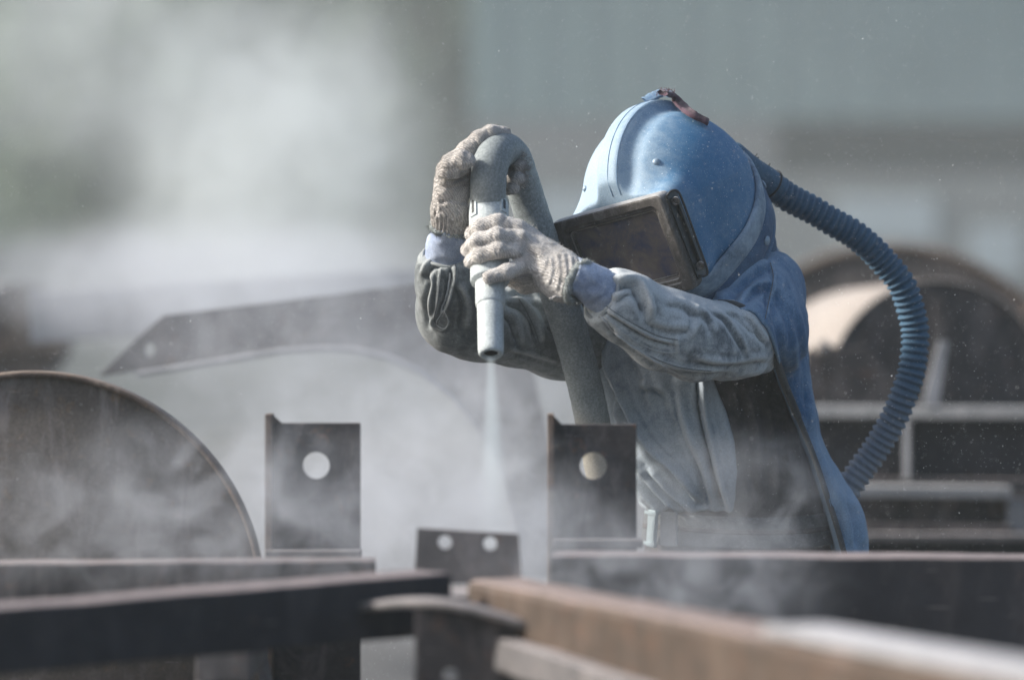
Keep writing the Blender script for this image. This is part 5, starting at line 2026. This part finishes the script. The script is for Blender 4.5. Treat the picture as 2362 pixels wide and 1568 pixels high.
bm = tube_mesh([Vector(p) for p in path], [.0305 + .0003 * math.sin(i * 1.7) for i in range(260)], 36)
obj('hose_tube', bm, HG, bl, True)
# nozzle axis
T0, T1 = A(1127, 480, 7.172), A(1132, 818, 7.022)
ax = (T1 - T0); LN = np.linalg.norm(ax); ax /= LN
at = lambda py: T0 + (T1 - T0) * ((py - 480) / (818 - 480))
NZ = hose_mat('pale grey dusty nozzle', (.33, .37, .385), (.50, .54, .55))


def lathe(name, prof, m, parent, seg=48):
    """prof: (py along the axis, radius in m)"""
    u = np.cross(ax, [0, 1, 0]); u /= np.linalg.norm(u); w = np.cross(ax, u)
    V_, F_ = [], []
    for (py, r) in prof:
        c = at(py)
        for k in range(seg):
            a = 2 * math.pi * k / seg
            V_.append(c + u * (r * math.cos(a)) + w * (r * math.sin(a)))
    for i in range(len(prof) - 1):
        for k in range(seg):
            F_.append((i * seg + k, i * seg + (k + 1) % seg, (i + 1) * seg + (k + 1) % seg, (i + 1) * seg + k))
    return from_arrays(name, V_, F_, m, parent)


lathe('hose_coupling', [(466, .0305), (466, .0318), (468, .0330), (472, .0335), (500, .0336), (560, .0330), (600, .0328), (640, .0325), (648, .0328), (652, .0318), (654, .0245), (660, .022)], NZ, bl)
lathe('coupling_rim', [(464, .0310), (463, .0325), (464, .0340), (468, .0346), (472, .0342), (473, .0332)], plain('yellowed coupling rim', (.42, .42, .36), .6, .15, 60), bl)
lathe('nozzle_holder', [(645, .0236), (650, .0246), (700, .0246), (703, .0243), (706, .0238), (708, .0222)], NZ, bl)
lathe('nozzle', [(700, .0215), (705, .0220), (800, .0215), (810, .0212), (815, .0203), (818, .0188), (819, .0165), (818.5, .0138), (816, .0124), (800, .0118), (760, .0115)], NZ, bl)
lathe('bore', [(812, .0119), (790, .0112), (789, .0001)], plain('dark bore', (.02, .02, .02), .9, .2), bl)
# slotted lugs of the coupling
for (px, py0, py1, sx) in ((1101, 478, 508, -1), (1160, 478, 500, 1)):
    c0 = at(py0); c1 = at(py1)
    u = np.cross(ax, [0, 1, 0]); u /= np.linalg.norm(u); w = np.cross(ax, u)
    if w[1] > 0: w = -w
    if u[0] < 0: u = -u
    a = math.radians(48) * sx
    rd = u * math.sin(a) + w * math.cos(a)
    td = np.cross(ax, rd)
    bm = bmesh.new()
    M4 = Matrix((Vector(td), Vector(rd), Vector(ax))).transposed().to_4x4()
    M4.translation = Vector(c0 + rd * .0332)
    Lg = np.linalg.norm(c1 - c0)
    add_box(bm, (-.0075, -.001, -.003), (.0075, .0022, Lg + .006), M4, .0008)
    obj('lug', bm, NZ, bl)
    bm = bmesh.new()
    add_box(bm, (-.0028, .0024, .001), (.0028, .0029, Lg), M4, .0002)
    obj('slot', bm, MC['black'], bl)
HAZE = 0.003
JET = 34.0
LAV = (0.87, 0.90, 0.96)
CLOUDS = [
    (('dust_cloud', 'tall pale dust cloud rising left of the nozzle', P(640, 400, 11.2), (0.52, 1.0, 0.66), 2.3, 4.6, 3), dict(thr=(.44, .60), floor=.22, rot=.25)),
    (('dust_cloud', 'thin dust high at the upper left', P(250, 130, 11.8), (0.62, 0.8, 0.42), 1.1, 4.2, 13), dict(thr=(.42, .62), floor=.3)),
    (('dust_cloud', 'dust lying along the pale girder at left', P(480, 650, 10.4), (0.72, 0.7, 0.22), 2.2, 4.4, 14), dict(thr=(.42, .62), floor=.3, color=LAV)),
    (('dust_cloud', 'dust between the worker and the arched plate', P(900, 790, 8.25), (0.85, 0.36, 0.36), 1.5, 6, 4), dict(thr=(.44, .58), floor=.15, color=LAV)),
    (('dust_cloud', 'low dust billowing behind the posts', P(1020, 1130, 7.6), (0.62, 0.45, 0.34), 3.0, 7, 8), dict(thr=(.45, .58), floor=.12, color=LAV)),
    (('dust_cloud', 'dust drifting over the round disc and left post', P(520, 1190, 6.35), (0.60, 0.16, 0.20), 4.2, 11, 2), dict(thr=(.45, .60), floor=.12, color=LAV)),
    (('dust_cloud', 'dust drifting over the deep beam at right', P(1500, 1340, 6.1), (0.34, 0.14, 0.14), 5.0, 11, 5), dict(thr=(.44, .60), floor=.06, color=LAV)),
    (('dust_cloud', 'dust in front of the two hole bracket', P(1180, 1200, 6.45), (0.26, 0.14, 0.16), 4.2, 12, 9), dict(thr=(.44, .60), floor=.1, color=LAV)),
    (('dust_cloud', 'thin dust round the waist of the worker', P(1700, 1140, 7.15), (0.28, 0.14, 0.15), 3.6, 12, 6), dict(thr=(.44, .60), floor=.06, color=LAV)),
    (('dust_cloud', 'wide faint dust far behind the yard', Vector((1.0, 27, 2.0)), (9, 10, 4.5), 0.013, .5, 16), dict(thr=(.40, .64), floor=.35)),
]

# ---------------------------------------------------------------- air and blasting dust
def vol_mat(name, density, color, aniso):
    m = bpy.data.materials.new(name)
    m.use_nodes = True
    nt = m.node_tree
    nt.nodes.clear()
    out = nt.nodes.new('ShaderNodeOutputMaterial')
    v = nt.nodes.new('ShaderNodeVolumePrincipled')
    v.inputs['Color'].default_value = (*color, 1)
    v.inputs['Density'].default_value = density
    v.inputs['Anisotropy'].default_value = aniso
    nt.links.new(v.outputs[0], out.inputs['Volume'])
    return m, nt, v


bm = bmesh.new()
add_box(bm, (-40, -3, -1.05), (40, 72, 11.5))
hz = obj('haze', bm, vol_mat('haze air', HAZE, (0.84, 0.92, 0.92), 0.2)[0])
tag(hz, kind='stuff')


def cloud(name, label, c, s, dens, scale, seed, thr=(0.42, 0.72), floor=0.12, aniso=0.35, color=(0.87, 0.92, 0.93), stretch=(1, 1, 1), rot=0.0):
    """an ellipsoid of drifting dust: noise inside a soft falloff"""
    bm = bmesh.new()
    bmesh.ops.create_icosphere(bm, subdivisions=3, radius=1.0)
    m, nt, v = vol_mat(name + ' dust', 1.0, color, aniso)
    tc = N(nt, 'ShaderNodeTexCoord')
    ln = N(nt, 'ShaderNodeVectorMath', operation='LENGTH')
    nt.links.new(tc.outputs['Object'], ln.inputs[0])
    fall = maprange(nt, ln.outputs['Value'], 0.25, 0.97, 1.0, 0.0)
    mp = N(nt, 'ShaderNodeMapping')
    mp.inputs['Location'].default_value = (seed * 3.7, seed * 1.9, seed * 2.3)
    mp.inputs['Scale'].default_value = tuple(s[i] * stretch[i] for i in range(3))
    nt.links.new(tc.outputs['Object'], mp.inputs[0])
    nz = noise_node(nt, mp.outputs[0], scale, 6, 0.66, 0.9)
    d = maprange(nt, nz.outputs[0], thr[0], thr[1], floor, 1.0)
    dd = mathn(nt, 'MULTIPLY', mathn(nt, 'MULTIPLY', fall, d), dens)
    nt.links.new(dd, v.inputs['Density'])
    o = obj(name, bm, m)
    o.location = c
    o.scale = s
    o.rotation_euler = (0, rot, 0)
    tag(o, label, None, None, 'stuff')
    return o


for c_ in CLOUDS:
    cloud(*c_[0], **c_[1])


# ---- the blast: a narrow cone of abrasive leaving the nozzle
tipv = Vector(T1)
dirn = Vector(ax)
ln = 0.46
m, nt, v = vol_mat('blast jet', 1.0, (0.80, 0.90, 0.96), 0.2)
tc = N(nt, 'ShaderNodeTexCoord')
sp = N(nt, 'ShaderNodeSeparateXYZ')
nt.links.new(tc.outputs['Object'], sp.inputs[0])
rx = mathn(nt, 'SQRT', mathn(nt, 'ADD', mathn(nt, 'POWER', sp.outputs[0], 2.0), mathn(nt, 'POWER', sp.outputs[1], 2.0)))
rmax = mathn(nt, 'MULTIPLY_ADD', sp.outputs[2], 0.085, 0.010)
core = maprange(nt, mathn(nt, 'DIVIDE', rx, rmax), 0.15, 1.0, 1.0, 0.0)
ends = maprange(nt, sp.outputs[2], ln * .98, ln * .25, 0.0, 1.0)
dn = mathn(nt, 'MULTIPLY', core, ends)
dn = mathn(nt, 'DIVIDE', mathn(nt, 'MULTIPLY', dn, JET), mathn(nt, 'MULTIPLY_ADD', sp.outputs[2], 6.0, 1.0))
nt.links.new(dn, v.inputs['Density'])
bm = bmesh.new()
segs = 20
ra = [bm.verts.new((0.013 * math.cos(a), 0.013 * math.sin(a), 0)) for a in np.linspace(0, 2 * math.pi, segs + 1)[:-1]]
rb = [bm.verts.new((0.055 * math.cos(a), 0.055 * math.sin(a), ln)) for a in np.linspace(0, 2 * math.pi, segs + 1)[:-1]]
for k in range(segs): bm.faces.new((ra[k], ra[(k + 1) % segs], rb[(k + 1) % segs], rb[k]))
bm.faces.new(ra[::-1]); bm.faces.new(rb)
bmesh.ops.recalc_face_normals(bm, faces=bm.faces[:])
jet = obj('blast_jet', bm, m)
jet.location = tipv + dirn * .006
jet.rotation_euler = dirn.to_track_quat('Z', 'Y').to_euler()
tag(jet, kind='stuff')

# ---- grains of abrasive hanging in the air
rng = np.random.RandomState(11)
VV, FF = [], []
tet = np.array([[1, 1, 1], [1, -1, -1], [-1, 1, -1], [-1, -1, 1]], float) / 1.7
for i in range(20000):
    y = rng.uniform(6.6, 8.4)
    px = rng.uniform(-60, 2420); py = rng.uniform(-60, 1640)
    p = A(px, py, y)
    r = rng.uniform(.0003, .0007) * (1.8 if rng.rand() < .02 else 1)
    b = len(VV)
    R = np.linalg.qr(rng.randn(3, 3))[0]
    st = np.array([1, 1, rng.uniform(1, 2.2)])
    VV += list(p + (tet * r * st) @ R)
    FF += [(b, b + 1, b + 2), (b, b + 3, b + 1), (b, b + 2, b + 3), (b + 1, b + 3, b + 2)]
go = from_arrays('flying_grains', VV, FF, plain('abrasive grain', (.62, .64, .66), .6, .1, 10, 0, 0), None, False)
tag(go, kind='stuff')
